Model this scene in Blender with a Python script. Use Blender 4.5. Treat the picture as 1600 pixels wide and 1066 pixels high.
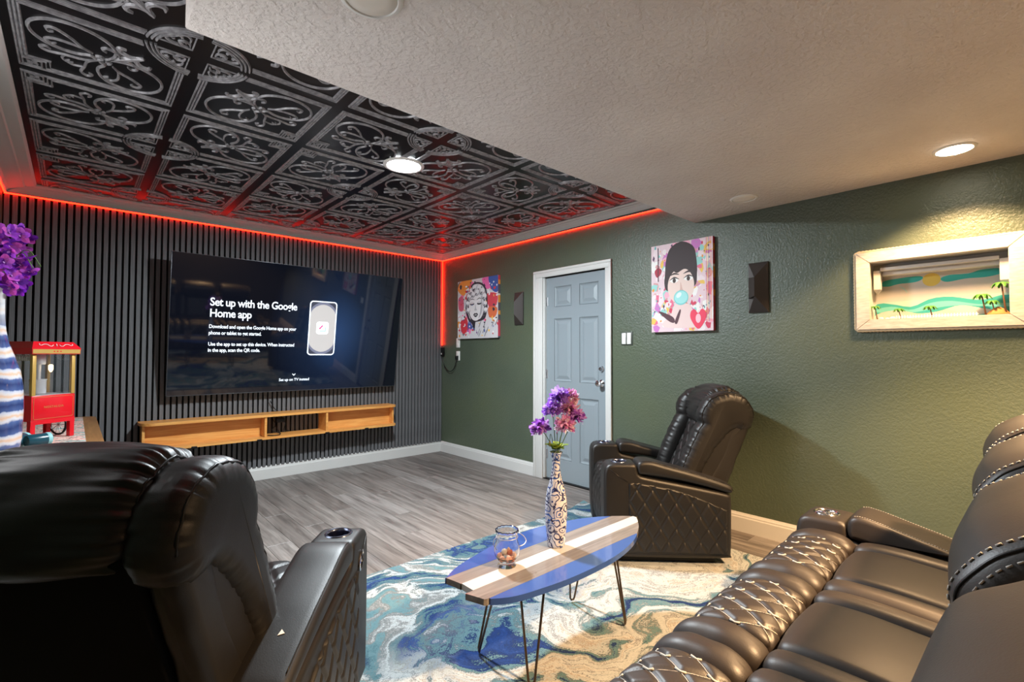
import bpy, bmesh, math, random
import numpy as np
from mathutils import Vector, Matrix, Euler
random.seed(7); RNG = np.random.default_rng(7)
PI = math.pi
for o in list(bpy.data.objects): bpy.data.objects.remove(o)
SC = bpy.context.scene; COL = SC.collection

# ------------------------------------------------------------------ camera
cam_d = bpy.data.cameras.new('camera'); cam = bpy.data.objects.new('camera', cam_d); COL.objects.link(cam)
cam_d.sensor_width = 36; cam_d.lens = 36 * 751.2 / 1600; cam_d.clip_start = .02
yaw, pit, rol = math.radians(47.70), math.radians(1.54), math.radians(.12)
F = Vector((math.cos(yaw)*math.cos(pit), math.sin(yaw)*math.cos(pit), math.sin(pit)))
R = Vector((math.sin(yaw), -math.cos(yaw), 0)); U = R.cross(F)
R, U = R*math.cos(rol)+U*math.sin(rol), U*math.cos(rol)-R*math.sin(rol)
M4 = Matrix((R, U, -F)).transposed().to_4x4(); M4.translation = Vector((0, 0, 1.25))
cam.matrix_world = M4; SC.camera = cam

# ------------------------------------------------------------------ world, exposure, lamps
W = bpy.data.worlds.new('world'); SC.world = W; W.use_nodes = True
W.node_tree.nodes['Background'].inputs[0].default_value = (.53, .53, .54, 1)
W.node_tree.nodes['Background'].inputs[1].default_value = 3.3  # strong even world, added as soft fill through the left wall opening
SC.view_settings.view_transform = 'Standard'; SC.view_settings.look = 'None'
SC.view_settings.gamma = 1; SC.view_settings.use_curve_mapping = False
SC.view_settings.exposure = 1.34
def light(name, kind, loc, power, col, rot=(0, 0, 0), **kw):
    l = bpy.data.lights.new(name, kind); l.energy = power; l.color = col
    for k, v in kw.items(): setattr(l, k, v)
    o = bpy.data.objects.new(name, l); o.location = loc; o.rotation_euler = rot; COL.objects.link(o); return o
COOL = (.86, .95, 1.0); WARM = (1.0, .62, .31)
light('tray_lamp_light', 'AREA', (1.607, 2.846, 2.475), 60, COOL, shape='DISK', size=.19)
light('warm_lamp_light', 'SPOT', (3.174, .266, 2.235), 70, WARM, spot_size=math.radians(122), spot_blend=.3, shadow_soft_size=.07)
light('unseen_fill_light', 'SPOT', (1.9, -.75, 2.235), 420, WARM, spot_size=math.radians(130), spot_blend=.3, shadow_soft_size=.07)  # added spot out of view behind the sofa, warm fill for the right side

# ------------------------------------------------------------------ materials
class NT:
    def __init__(s, name, base=(.5, .5, .5), rough=.5, metal=0, spec=.5, emit=None, estr=0, trans=0, ior=1.45, coat=0):
        m = bpy.data.materials.new(name); m.use_nodes = True; s.m = m; s.t = m.node_tree; s.n = s.t.nodes; s.b = s.n['Principled BSDF']
        s.set('Base Color', (*base, 1)); s.set('Roughness', rough); s.set('Metallic', metal); s.set('Specular IOR Level', spec)
        s.set('Transmission Weight', trans); s.set('IOR', ior); s.set('Coat Weight', coat)
        if emit: s.set('Emission Color', (*emit, 1)); s.set('Emission Strength', estr)
    def set(s, k, v): s.b.inputs[k].default_value = v
    def new(s, t, **kw):
        n = s.n.new(t)
        for k, v in kw.items():
            if k.startswith('i_'):
                kk = k[2:]; n.inputs[int(kk) if kk.isdigit() else kk.replace('_', ' ')].default_value = v
            else: setattr(n, k, v)
        return n
    def link(s, a, b): s.t.links.new(a, b)
    def coord(s, kind='Object', scale=(1, 1, 1), rot=(0, 0, 0), loc=(0, 0, 0)):
        c = s.new('ShaderNodeTexCoord'); mp = s.new('ShaderNodeMapping')
        mp.inputs['Scale'].default_value = scale; mp.inputs['Rotation'].default_value = rot; mp.inputs['Location'].default_value = loc
        s.link(c.outputs[kind], mp.inputs[0]); return mp.outputs[0]
    def noise(s, vec, scale, detail=4, rough=.5, dist=0):
        n = s.new('ShaderNodeTexNoise', i_Scale=scale, i_Detail=detail, i_Roughness=rough, i_Distortion=dist)
        if vec is not None: s.link(vec, n.inputs['Vector'])
        return n.outputs['Fac']
    def ramp(s, fac, stops, interp='LINEAR'):
        r = s.new('ShaderNodeValToRGB'); cr = r.color_ramp; cr.interpolation = interp
        while len(cr.elements) < len(stops): cr.elements.new(.5)
        for e, (p, c) in zip(cr.elements, stops): e.position = p; e.color = (*c, 1)
        s.link(fac, r.inputs[0]); return r.outputs[0]
    def math(s, op, a, b=None):
        n = s.new('ShaderNodeMath', operation=op)
        for i, v in enumerate((a, b)):
            if v is None: continue
            if isinstance(v, (int, float)): n.inputs[i].default_value = v
            else: s.link(v, n.inputs[i])
        return n.outputs[0]
    def mix(s, fac, a, b, mode='MIX'):
        n = s.new('ShaderNodeMix', data_type='RGBA', blend_type=mode)
        for i, v in ((0, fac), (6, a), (7, b)):
            if isinstance(v, (int, float)): n.inputs[i].default_value = v
            elif isinstance(v, tuple): n.inputs[i].default_value = (*v, 1)
            else: s.link(v, n.inputs[i])
        return n.outputs[2]
    def bump(s, h, strength=.3, dist=.01):
        b = s.new('ShaderNodeBump', i_Strength=strength, i_Distance=dist); s.link(h, b.inputs['Height']); s.link(b.outputs[0], s.b.inputs['Normal'])
    def color(s, c): s.link(c, s.b.inputs['Base Color'])
def L(*c):   # sRGB 0-255 -> linear
    return tuple((v/255/12.92) if v/255 <= .04045 else ((v/255+.055)/1.055)**2.4 for v in c)
def simple(name, rgb, rough=.5, **kw): return NT(name, L(*rgb), rough, **kw).m

def m_leather(name, rgb, rough=.36, spec=.55):
    t = NT(name, L(*rgb), rough, spec=spec)
    c = t.coord('Object')
    v = t.new('ShaderNodeTexVoronoi', i_Scale=420.0); t.link(c, v.inputs['Vector'])
    h = t.math('ADD', t.math('MULTIPLY', v.outputs['Distance'], .25), t.math('MULTIPLY', t.noise(c, 9, 3), 1.2))
    t.bump(h, .07, .008)
    r = t.noise(c, 6, 3); t.link(t.math('ADD', t.math('MULTIPLY', r, .16), rough-.08), t.b.inputs['Roughness'])
    return t.m
LEATHER = m_leather('black leather', (23, 21, 20), .46); LEATHER_B = m_leather('sofa leather', (44, 37, 33), .48, .8)
BACKING = NT('matte vinyl backing', L(12, 11, 11), .8, spec=.15).m
PIPING = simple('leather piping', (22, 20, 20), .35)
STITCH = simple('white stitching', (205, 200, 192), .6)
FELT = simple('black felt', (10, 10, 10), .95)
CHROME = NT('chrome', (.75, .75, .78), .14, 1).m
BLACKMETAL = NT('black metal', L(24, 23, 23), .42, .4).m
SCONCE = NT('sconce metal', L(66, 60, 58), .42, .3).m
BRONZE = NT('hairpin steel', L(92, 78, 66), .35, .8).m
DARK = simple('dark plastic', (14, 14, 15), .35)
WHITE = simple('white plastic', (226, 226, 222), .4)
def m_trim():
    t = NT('white trim paint', L(202, 201, 198), .45); t.bump(t.noise(t.coord(), 60, 2), .04, .004); return t.m
TRIM = m_trim()
def m_wall():
    t = NT('textured green paint', L(68, 80, 64), .36, spec=.6); c = t.coord()
    n1 = t.noise(c, 75, 3, .6); n2 = t.noise(c, 190, 2, .5); n3 = t.noise(c, 1.1, 3, .5)
    t.color(t.ramp(n3, [(.25, L(68, 80, 68)), (.5, L(80, 90, 75)), (.7, L(84, 93, 72)), (.8, L(94, 95, 68))]))
    t.bump(t.math('ADD', t.ramp(n1, [(.35, (0, 0, 0)), (.65, (1, 1, 1))]), t.math('MULTIPLY', n2, .5)), .32, .004); return t.m
WALL = m_wall()
def m_plaster():
    t = NT('soffit plaster', L(226, 219, 213), .75); c = t.coord()
    n1 = t.noise(c, 38, 4, .6); n2 = t.noise(c, 110, 2)
    t.color(t.ramp(t.noise(c, 2.2, 3), [(.3, L(216, 207, 201)), (.7, L(228, 221, 215))]))
    t.bump(t.math('ADD', t.ramp(n1, [(.42, (0, 0, 0)), (.6, (1, 1, 1))]), t.math('MULTIPLY', n2, .35)), .5, .006); return t.m
PLASTER = m_plaster()
PLAINWALL = simple('plain dark paint', (38, 37, 36), .8)
def m_plank():
    t = NT('grey vinyl plank', rough=.42, spec=.4); oi = t.new('ShaderNodeObjectInfo'); c = t.new('ShaderNodeTexCoord')
    ad = t.new('ShaderNodeVectorMath', operation='ADD'); sc = t.new('ShaderNodeVectorMath', operation='SCALE'); sc.inputs['Scale'].default_value = 37
    cmb = t.new('ShaderNodeCombineXYZ')
    for i in range(3): t.link(oi.outputs['Random'], cmb.inputs[i])
    t.link(cmb.outputs[0], sc.inputs[0]); t.link(c.outputs['Object'], ad.inputs[0]); t.link(sc.outputs[0], ad.inputs[1])
    mp = t.new('ShaderNodeMapping'); mp.inputs['Scale'].default_value = (16, 1.1, 1); t.link(ad.outputs[0], mp.inputs[0])
    g = t.noise(mp.outputs[0], 1.6, 6, .62, .6)
    mp2 = t.new('ShaderNodeMapping'); mp2.inputs['Scale'].default_value = (70, 2.5, 1); t.link(ad.outputs[0], mp2.inputs[0])
    fg = t.noise(mp2.outputs[0], 1.6, 3, .6)
    base = t.ramp(g, [(.25, L(90, 85, 83)), (.42, L(128, 124, 122)), (.56, L(154, 150, 148)), (.75, L(178, 175, 173))])
    tone = t.ramp(oi.outputs['Random'], [(0, L(186, 178, 172)), (.3, L(226, 220, 214)), (.6, L(204, 196, 190)), (.85, L(240, 236, 232)), (1, L(170, 164, 160))])
    base = t.mix(.9, base, tone, 'MULTIPLY')
    t.color(t.mix(.35, base, t.ramp(fg, [(.3, L(120, 112, 106)), (.7, L(240, 238, 236))]), 'MULTIPLY'))
    t.bump(fg, .12, .003); return t.m
PLANK = m_plank()
def m_slat():
    t = NT('charcoal slat', L(70, 70, 72), .55); c = t.coord(scale=(60, 60, 2))
    t.color(t.ramp(t.noise(c, 3, 3), [(.3, L(84, 84, 86)), (.7, L(108, 108, 110))])); return t.m
SLAT = m_slat()
TILEBLACK = NT('tile black', L(13, 13, 16), .3, .0, spec=.35).m
def m_silver():
    t = NT('tile silver', L(98, 97, 100), .38, .25); c = t.coord()
    t.color(t.ramp(t.noise(c, 40, 3), [(.35, L(126, 125, 128)), (.65, L(166, 165, 168))])); return t.m
TILESILVER = m_silver()
RED = NT('red light strip', (1, .1, .03), .5, emit=(1, .0085, .002), estr=8.5).m
LAMPCOOL = NT('cool lamp lens', (.9, .9, .9), .4, emit=(.9, .97, 1), estr=14).m
LAMPWARM = NT('warm lamp lens', (.9, .9, .9), .4, emit=(1, .88, .7), estr=14).m
LAMPOFF = NT('unlit lamp lens', L(235, 228, 218), .45).m
def m_wood(name, a, b, axis=0, rough=.38, sc=1.0, coat=0):
    t = NT(name, rough=rough, coat=coat); s = [22*sc, 22*sc, 22*sc]; s[axis] = 1.6*sc; c = t.coord(scale=tuple(s))
    n = t.noise(c, 1.2, 6, .6, 1.2); t.color(t.ramp(n, [(.3, L(*a)), (.7, L(*b))])); t.bump(n, .05, .003); return t.m
OAK = m_wood('honey oak', (204, 132, 62), (230, 172, 98)); OAKTABLE = m_wood('table oak', (128, 90, 52), (164, 120, 72), 1)
GREYWOOD = m_wood('grey stained wood', (106, 100, 97), (138, 132, 128), 0, .2, coat=.4)
BOARDBLUE = NT('blue lacquer', L(56, 84, 150), .14, coat=.5).m
BOARDWHITE = NT('white lacquer', L(190, 191, 192), .14, coat=.5).m
def m_door():
    t = NT('blue grey door paint', L(134, 144, 150), .38); c = t.coord(scale=(60, 60, 3)); t.bump(t.noise(c, 3, 3), .05, .003); return t.m
DOORP = m_door()
GLASS = NT('clear glass', (1, 1, 1), .0, trans=1, ior=1.45).m
def m_vcol(name, rough=.6, emit=0):
    t = NT(name, rough=rough); a = t.new('ShaderNodeVertexColor', layer_name='Col'); t.color(a.outputs[0])
    if emit: t.link(a.outputs[0], t.b.inputs['Emission Color']); t.set('Emission Strength', emit)
    return t.m
PRINT = m_vcol('printed canvas', .6); SCREENPRINT = m_vcol('screen picture', .3, .36)
PETAL = m_vcol('petals', .55)
def _tl():
    t = PETAL.node_tree; n = t.nodes; b = n['Principled BSDF']; a = [x for x in n if x.type == 'VERTEX_COLOR'][0]; o = [x for x in n if x.type == 'OUTPUT_MATERIAL'][0]
    tr = n.new('ShaderNodeBsdfTranslucent'); mx = n.new('ShaderNodeMixShader'); mx.inputs[0].default_value = .45
    t.links.new(a.outputs[0], tr.inputs[0]); t.links.new(b.outputs[0], mx.inputs[1]); t.links.new(tr.outputs[0], mx.inputs[2]); t.links.new(mx.outputs[0], o.inputs[0])
_tl()
STEM = simple('stem green', (74, 104, 44), .5)
def m_screen():
    t = NT('screen glass', L(5, 6, 10), .04, spec=.5); c = t.coord('Object', scale=(1.5, 1, 1.1), loc=(-.36*1.5, 0, -.60*1.1))
    gr = t.new('ShaderNodeTexGradient', gradient_type='SPHERICAL'); t.link(c, gr.inputs[0])
    t.link(t.ramp(gr.outputs['Fac'], [(0, (.0015, .002, .004)), (.5, (.004, .008, .02)), (1, (.012, .03, .08))]), t.b.inputs['Emission Color']); t.set('Emission Strength', .8); return t.m
SCREEN = m_screen()
TVTEXT = NT('screen text', (0, 0, 0), .5, emit=(.82, .9, 1), estr=.62).m

# ------------------------------------------------------------------ mesh helpers
def vcol(me, cols):
    a = me.color_attributes.new('Col', 'FLOAT_COLOR', 'CORNER')
    arr = []
    for p, c in zip(me.polygons, cols): arr += [*c, 1] * p.loop_total
    a.data.foreach_set('color', arr)
def mk(name, V, Fc, mat, parent=None, smooth=False, loc=None, rot=None, midx=None, cols=None, link=True):
    me = bpy.data.meshes.new(name); me.from_pydata([tuple(map(float, v)) for v in V], [], [tuple(map(int, f)) for f in Fc])
    for m in (mat if isinstance(mat, (list, tuple)) else [mat]): me.materials.append(m)
    if midx is not None: me.polygons.foreach_set('material_index', midx)
    if cols is not None: vcol(me, cols)
    if smooth: me.polygons.foreach_set('use_smooth', [True]*len(me.polygons))
    me.update(); o = bpy.data.objects.new(name, me)
    if parent: o.parent = parent
    if loc: o.location = loc
    if rot: o.rotation_euler = rot
    if link: COL.objects.link(o)
    return o
class G:
    """collects shapes for one mesh"""
    def __init__(s): s.V = []; s.F = []; s.I = []; s.C = []
    def add(s, V, Fc, mi=0, col=None):
        b = len(s.V); s.V += [tuple(v) for v in V]; s.F += [tuple(i+b for i in f) for f in Fc]; s.I += [mi]*len(Fc); s.C += [col or (1, 1, 1)]*len(Fc); return s
    def box(s, x0, x1, y0, y1, z0, z1, mi=0, col=None):
        V = [(x, y, z) for z in (z0, z1) for y in (y0, y1) for x in (x0, x1)]
        return s.add(V, [(0, 2, 3, 1), (4, 5, 7, 6), (0, 1, 5, 4), (2, 6, 7, 3), (0, 4, 6, 2), (1, 3, 7, 5)], mi, col)
    def bev(s, x0, x1, y0, y1, z0, z1, b=.004, mi=0, col=None):
        bm = bmesh.new(); bmesh.ops.create_cube(bm, size=1)
        for v in bm.verts: v.co = Vector(((x0+x1)/2+v.co.x*(x1-x0), (y0+y1)/2+v.co.y*(y1-y0), (z0+z1)/2+v.co.z*(z1-z0)))
        bmesh.ops.bevel(bm, geom=bm.edges[:], offset=b, segments=2, profile=.5, affect='EDGES')
        bm.verts.index_update(); s.add([v.co[:] for v in bm.verts], [[v.index for v in f.verts] for f in bm.faces], mi, col); bm.free(); return s
    def tube(s, pts, r, n=8, mi=0, closed=False, col=None, cap=True, flat=None):
        pts = [Vector(p) for p in pts]; N = len(pts); V = []; Fc = []; up = None
        for i, p in enumerate(pts):
            a = pts[(i-1) % N] if closed or i > 0 else p; c = pts[(i+1) % N] if closed or i < N-1 else p
            t = (c-a).normalized() if (c-a).length > 1e-9 else Vector((0, 0, 1))
            if flat is not None: w = flat.copy(); u = t.cross(w).normalized()
            else:
                if up is None: up = t.orthogonal().normalized()
                up = (up - t*up.dot(t)); up = up.normalized() if up.length > 1e-6 else t.orthogonal().normalized(); u = up; w = t.cross(u)
            rr = r[i] if isinstance(r, (list, tuple)) else r
            for k in range(n): a_ = 2*PI*k/n; V.append(p+u*(math.cos(a_)*rr)+w*(math.sin(a_)*rr))
        M = N if closed else N-1
        for i in range(M):
            for k in range(n):
                j = (i+1) % N; Fc.append((i*n+k, i*n+(k+1) % n, j*n+(k+1) % n, j*n+k))
        if cap and not closed: Fc.append(tuple(range(n-1, -1, -1))); Fc.append(tuple((N-1)*n+k for k in range(n)))
        return s.add([v[:] for v in V], Fc, mi, col)
    def lathe(s, prof, n=32, c=(0, 0, 0), mi=0, cap0=True, cap1=True, scallop=None):
        V = []; Fc = []
        for i, (r, z) in enumerate(prof):
            for k in range(n):
                a = 2*PI*k/n; rr = r*(1+(scallop(i, a) if scallop else 0)); V.append((c[0]+rr*math.cos(a), c[1]+rr*math.sin(a), c[2]+z))
        for i in range(len(prof)-1):
            for k in range(n): Fc.append((i*n+k, i*n+(k+1) % n, (i+1)*n+(k+1) % n, (i+1)*n+k))
        if cap0: Fc.append(tuple(range(n-1, -1, -1)))
        if cap1: Fc.append(tuple((len(prof)-1)*n+k for k in range(n)))
        return s.add(V, Fc, mi)
    def prism(s, poly, z0, z1, mi=0, axis='z', col=None):
        n = len(poly)
        f = {'z': lambda p, h: (p[0], p[1], h), 'x': lambda p, h: (h, p[0], p[1]), 'y': lambda p, h: (p[0], h, p[1])}[axis]
        V = [f(p, z0) for p in poly]+[f(p, z1) for p in poly]
        return s.add(V, [tuple(range(n-1, -1, -1)), tuple(range(n, 2*n))]+[(i, (i+1) % n, n+(i+1) % n, n+i) for i in range(n)], mi, col)
    def sphere(s, c, r, n=10, m=6, mi=0, col=None, rot=None):
        if not isinstance(r, (tuple, list)): r = (r, r, r)
        V = []; Fc = []
        for i in range(m+1):
            th = PI*i/m
            for k in range(n):
                a = 2*PI*k/n; v = Vector((r[0]*math.sin(th)*math.cos(a), r[1]*math.sin(th)*math.sin(a), r[2]*math.cos(th)))
                if rot: v = rot @ v
                V.append((c[0]+v.x, c[1]+v.y, c[2]+v.z))
        for i in range(m):
            for k in range(n): Fc.append((i*n+k, (i+1)*n+k, (i+1)*n+(k+1) % n, i*n+(k+1) % n))
        return s.add(V, Fc, mi, col)
    def xform(s, M): s.V = [tuple(M @ Vector(v)) for v in s.V]; return s
    def make(s, name, mat, parent=None, smooth=False, usecol=False, **kw):
        o = mk(name, s.V, s.F, mat, parent, smooth, midx=s.I if isinstance(mat, (list, tuple)) else None, cols=s.C if usecol else None, **kw)
        if smooth == 'auto' or smooth is True:
            pass
        return o
def autosmooth(o, ang=40):
    me = o.data; me.polygons.foreach_set('use_smooth', [True]*len(me.polygons))
    bm = bmesh.new(); bm.from_mesh(me); a = math.radians(ang)
    for e in bm.edges: e.smooth = not (len(e.link_faces) == 2 and e.calc_face_angle(0) > a)
    bm.to_mesh(me); bm.free(); return o
def thing(name, label, cat, loc=(0, 0, 0), rz=0, group=None):
    o = bpy.data.objects.new(name, None); COL.objects.link(o); o.empty_display_size = .05
    o.location = loc; o.rotation_euler = (0, 0, rz); return tag(o, label, cat, group)
def tag(o, label, cat, group=None):
    o['label'] = label; o['category'] = cat
    if group: o['group'] = group
    return o
def struct(o, label=None):
    o['kind'] = 'structure'
    if label: o['label'] = label
    return o
def stuff(o): o['kind'] = 'stuff'; return o
def copy_tree(o, parent=None):
    c = o.copy(); COL.objects.link(c)
    if parent: c.parent = parent
    for ch in list(o.children): copy_tree(ch, c)
    return c

def crom(ctrl, M):
    """closed Catmull-Rom through ctrl, resampled to M even points; returns pts, outward normals, arc length"""
    C = np.array(ctrl, float); n = len(C); out = []
    for i in range(n):
        p0, p1, p2, p3 = C[i-1], C[i], C[(i+1) % n], C[(i+2) % n]
        for t in np.linspace(0, 1, 16, endpoint=False):
            out.append(.5*((2*p1)+(p2-p0)*t+(2*p0-5*p1+4*p2-p3)*t*t+(3*p1-p0-3*p2+p3)*t**3))
    out = np.array(out); d = np.linalg.norm(np.roll(out, -1, 0)-out, axis=1); s = np.concatenate([[0], np.cumsum(d)])
    tt = np.linspace(0, s[-1], M, endpoint=False); cl = np.vstack([out, out[:1]])
    P = np.stack([np.interp(tt, s, cl[:, k]) for k in (0, 1)], 1)
    T = np.roll(P, -1, 0)-np.roll(P, 1, 0); T /= np.linalg.norm(T, axis=1)[:, None]+1e-9
    area = .5*np.sum(P[:, 0]*np.roll(P[:, 1], -1)-np.roll(P[:, 0], -1)*P[:, 1])
    N = np.stack([T[:, 1], -T[:, 0]], 1)*(1 if area > 0 else -1)
    return P, N, tt, s[-1]
class Pillow:
    """upholstery: a closed side profile (y,z) lofted from x0 to x1 with rounded, gathered ends"""
    def __init__(s, ctrl, x0, x1, r=.03, M=72, nx=14, crown=.0, wr=0., wl=.05, wf=34, disp=None, seed=0, ne=5):
        s.P, s.N, s.s, s.len = crom(ctrl, M); s.M = M
        th = np.linspace(PI/2, 0, ne+1)
        xa = x0+r*(1-np.sin(th)); ea = r*(1-np.cos(th))
        xs = np.concatenate([xa, np.linspace(x0+r, x1-r, nx+2)[1:-1], (x0+x1-xa)[::-1]])
        es = np.concatenate([ea, np.zeros(nx), ea[::-1]])
        s.xs = xs; u = (xs-x0)/(x1-x0); d = np.minimum(xs-x0, x1-xs)
        off = -es[:, None]+(crown*(1-(2*u-1)**2))[:, None]+np.zeros((1, M))
        if wr:
            rg = np.random.default_rng(seed); ph = rg.uniform(0, 6, 6)
            side = np.where(u < .5, 0., 1.7)[:, None]
            w = np.sin(s.s*wf*1.0+ph[0]+side*3)+.7*np.sin(s.s*wf*1.7+ph[1]+side)+.5*np.sin(s.s*wf*.6+ph[2]+side*2)
            off = off+wr*w*(np.exp(-d/wl)*np.minimum(1, d/.016))[:, None]
            off = off+wr*.5*np.sin(s.s[None]*wf*.35+xs[:, None]*21+ph[3])
        if disp: off = off+disp(xs[:, None], s.s[None, :], s)
        s.off = off
        Q = s.P[None]+s.N[None]*off[..., None]
        V = np.concatenate([np.broadcast_to(xs[:, None, None], (len(xs), M, 1)), Q], 2); s.V = V
    def geo(s):
        n, M = len(s.xs), s.M; V = s.V.reshape(-1, 3); Fc = []
        for i in range(n-1):
            a = i*M; b = a+M
            for k in range(M):
                k2 = (k+1) % M; Fc.append((a+k, b+k, b+k2, a+k2))
        Fc.append(tuple(range(M))); Fc.append(tuple(range(n*M-1, (n-1)*M-1, -1)))
        return V, Fc
    def at(s, x, t, lift=0.):
        """point on the surface at x and arc length t"""
        i = np.interp(x, s.xs, np.arange(len(s.xs))); i0 = int(min(i, len(s.xs)-2)); fi = i-i0
        k = (t % s.len)/s.len*s.M; k0 = int(k) % s.M; k1 = (k0+1) % s.M; fk = k-int(k)
        V = s.V; p = (V[i0, k0]*(1-fk)+V[i0, k1]*fk)*(1-fi)+(V[i0+1, k0]*(1-fk)+V[i0+1, k1]*fk)*fi
        n = s.N[k0]*(1-fk)+s.N[k1]*fk; return Vector((p[0], p[1]+n[0]*lift, p[2]+n[1]*lift))
    def sof(s, y, z): return float(s.s[np.argmin((s.P[:, 0]-y)**2+(s.P[:, 1]-z)**2)])
    def make(s, name, mat, parent, **kw):
        V, Fc = s.geo(); o = mk(name, V, Fc, mat, parent, True, **kw)
        bm = bmesh.new(); bm.from_mesh(o.data); bmesh.ops.recalc_face_normals(bm, faces=bm.faces[:]); bm.to_mesh(o.data); bm.free(); return o
def diamonds(a, b, depth, w=.1, s0=0):
    def f(x, t, P):
        p = x/a+(t-s0)/b; q = x/a-(t-s0)/b
        dp = np.abs(p-np.round(p)); dq = np.abs(q-np.round(q))
        return -depth*np.maximum(np.exp(-(dp/w)**2), np.exp(-(dq/w)**2))
    return f
# ------------------------------------------------------------------ room shell
XL, XR, YB, YR = -.42, 3.515, 5.222, -1.7
ZT, ZS, YS, XS = 2.52, 2.26, 1.775, .235
floor = struct(G().box(XL-.1, XR+.1, YR-.1, YB+.1, -.06, -.004).make('floor', simple('floor underlay', (70, 66, 62), .8)), 'grey wood-look vinyl plank floor')
PW = (XR-XL)/26
plank_cache = {}
def plank_mesh(ln):
    k = round(ln, 3)
    if k not in plank_cache:
        g = 0.0009; bm = G(); x0, x1, y0, y1 = g, PW-g, g, ln-g; e = .0014
        V = [(x0, y0, -.004), (x1, y0, -.004), (x1, y1, -.004), (x0, y1, -.004), (x0, y0, -e), (x1, y0, -e), (x1, y1, -e), (x0, y1, -e), (x0+e, y0+e, 0), (x1-e, y0+e, 0), (x1-e, y1-e, 0), (x0+e, y1-e, 0)]
        Fc = [(8, 9, 10, 11)]+[(i, (i+1) % 4, 4+(i+1) % 4, 4+i) for i in range(4)]+[(4+i, 4+(i+1) % 4, 8+(i+1) % 4, 8+i) for i in range(4)]
        bm.add(V, Fc); o = bm.make('plank', PLANK, link=False); plank_cache[k] = o.data; bpy.data.objects.remove(o)
    return plank_cache[k]
for i in range(26):
    y = YR; first = [1.22, .41, .81, .2, 1.02, .61][(i*5) % 6]
    while y < YB-.01:
        ln = min(first, YB-y); first = 1.22
        o = bpy.data.objects.new('plank', plank_mesh(ln)); o.location = (XL+i*PW, y, 0); o.parent = floor; COL.objects.link(o); y += ln
# back wall with slats
wb = struct(G().box(XL-.1, XR+.12, YB, YB+.1, -.05, 2.6).make('wall_back', FELT), 'dark slatted acoustic panel wall behind the television')
sg = G().bev(-.0145, .0145, 0, .021, .128, 2.47, .0015).make('slat', SLAT, link=False)
ns = 89; pitch = (XR-XL)/ns
for i in range(ns):
    o = sg.copy(); o.location = (XL+pitch*(i+.5), YB-.021, 0); o.parent = wb; COL.objects.link(o)
# right wall with door and niche openings
DY0, DY1, DZ = 2.61, 3.39, 2.025
NY0, NY1, NZ0, NZ1 = .085, .69, 1.447, 1.808
wr_ = G(); T = .16
for y0, y1, z0, z1 in ((YR, NY0, 0, 2.6), (NY0, NY1, 0, NZ0), (NY0, NY1, NZ1, 2.6), (NY1, DY0, 0, 2.6), (DY0, DY1, DZ, 2.6), (DY1, YB+.1, 0, 2.6)):
    wr_.box(XR, XR+T, y0, y1, z0, z1)
struct(wr_.make('wall_right', WALL), 'textured dark green wall with door and niche')
struct(G().box(XL-.1, XL, 2.75, YB+.1, -.05, 2.6).box(XL-.1, XL, YR, 1.85, -.05, 2.6).box(XL-.1, XL, 1.85, 2.75, 2.27, 2.6).make('wall_left', WALL), 'dark green wall at the left edge')  # gap near the camera is an added unseen opening that lets in fill light
struct(G().box(XL-.1, XR+.1, YR-.1, YR, -.05, 2.6).make('wall_rear', PLAINWALL), 'plain wall behind the camera')
# ceiling: black deck, low plaster soffit, pressed tiles
ceil = struct(G().box(XL-.1, XR+.12, YR-.1, YB+.1, ZT+.012, ZT+.1).make('ceiling', FELT), 'black deck above the pressed ceiling tiles')
sof = G(); sof.bev(XS, XR, YR, YS, ZS, ZT-.016, .006)
struct(autosmooth(sof.make('soffit', PLASTER, ceil)), None); del ceil.children[0]['kind']; ceil.children[0]['label'] = 'low light plaster soffit with knockdown texture'
S = .61
def ocrom(ctrl, n=6):
    C = [np.array(c, float) for c in ctrl]; C = [2*C[0]-C[1]]+C+[2*C[-1]-C[-2]]; out = []
    for i in range(1, len(C)-2):
        p0, p1, p2, p3 = C[i-1:i+3]
        for t in np.linspace(0, 1, n, endpoint=False): out.append(.5*((2*p1)+(p2-p0)*t+(2*p0-5*p1+4*p2-p3)*t*t+(3*p1-p0-3*p2+p3)*t**3))
    out.append(C[-2]); return np.array(out)
def ridge(g, pts, w, h=.006, taper=False, mi=1):
    P = np.array(pts, float); n = len(P); Tn = np.gradient(P, axis=0); Tn /= np.linalg.norm(Tn, axis=1)[:, None]+1e-9
    # miter for polylines
    N = np.stack([-Tn[:, 1], Tn[:, 0]], 1); V = []; Fc = []
    for i in range(n):
        ww = w*(1-.6*abs(2*i/(n-1)-1)**3) if taper else w
        if not taper and 0 < i < n-1:
            a = P[i]-P[i-1]; b = P[i+1]-P[i]; a = a/np.linalg.norm(a); b = b/np.linalg.norm(b); c = max(.5, math.sqrt(max(0, (1+a@b)/2))); ww = w/c
        for o, z in ((-.5, 0), (-.22, -h), (.22, -h), (.5, 0)): V.append((*(P[i]+N[i]*ww*o), z))
    for i in range(n-1):
        for k in range(3): Fc.append((i*4+k, i*4+k+1, i*4+k+5, i*4+k+4))
    Fc += [(0, 1, 2, 3), tuple(range(4*n-1, 4*n-5, -1))]
    g.add(V, Fc, mi)
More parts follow.
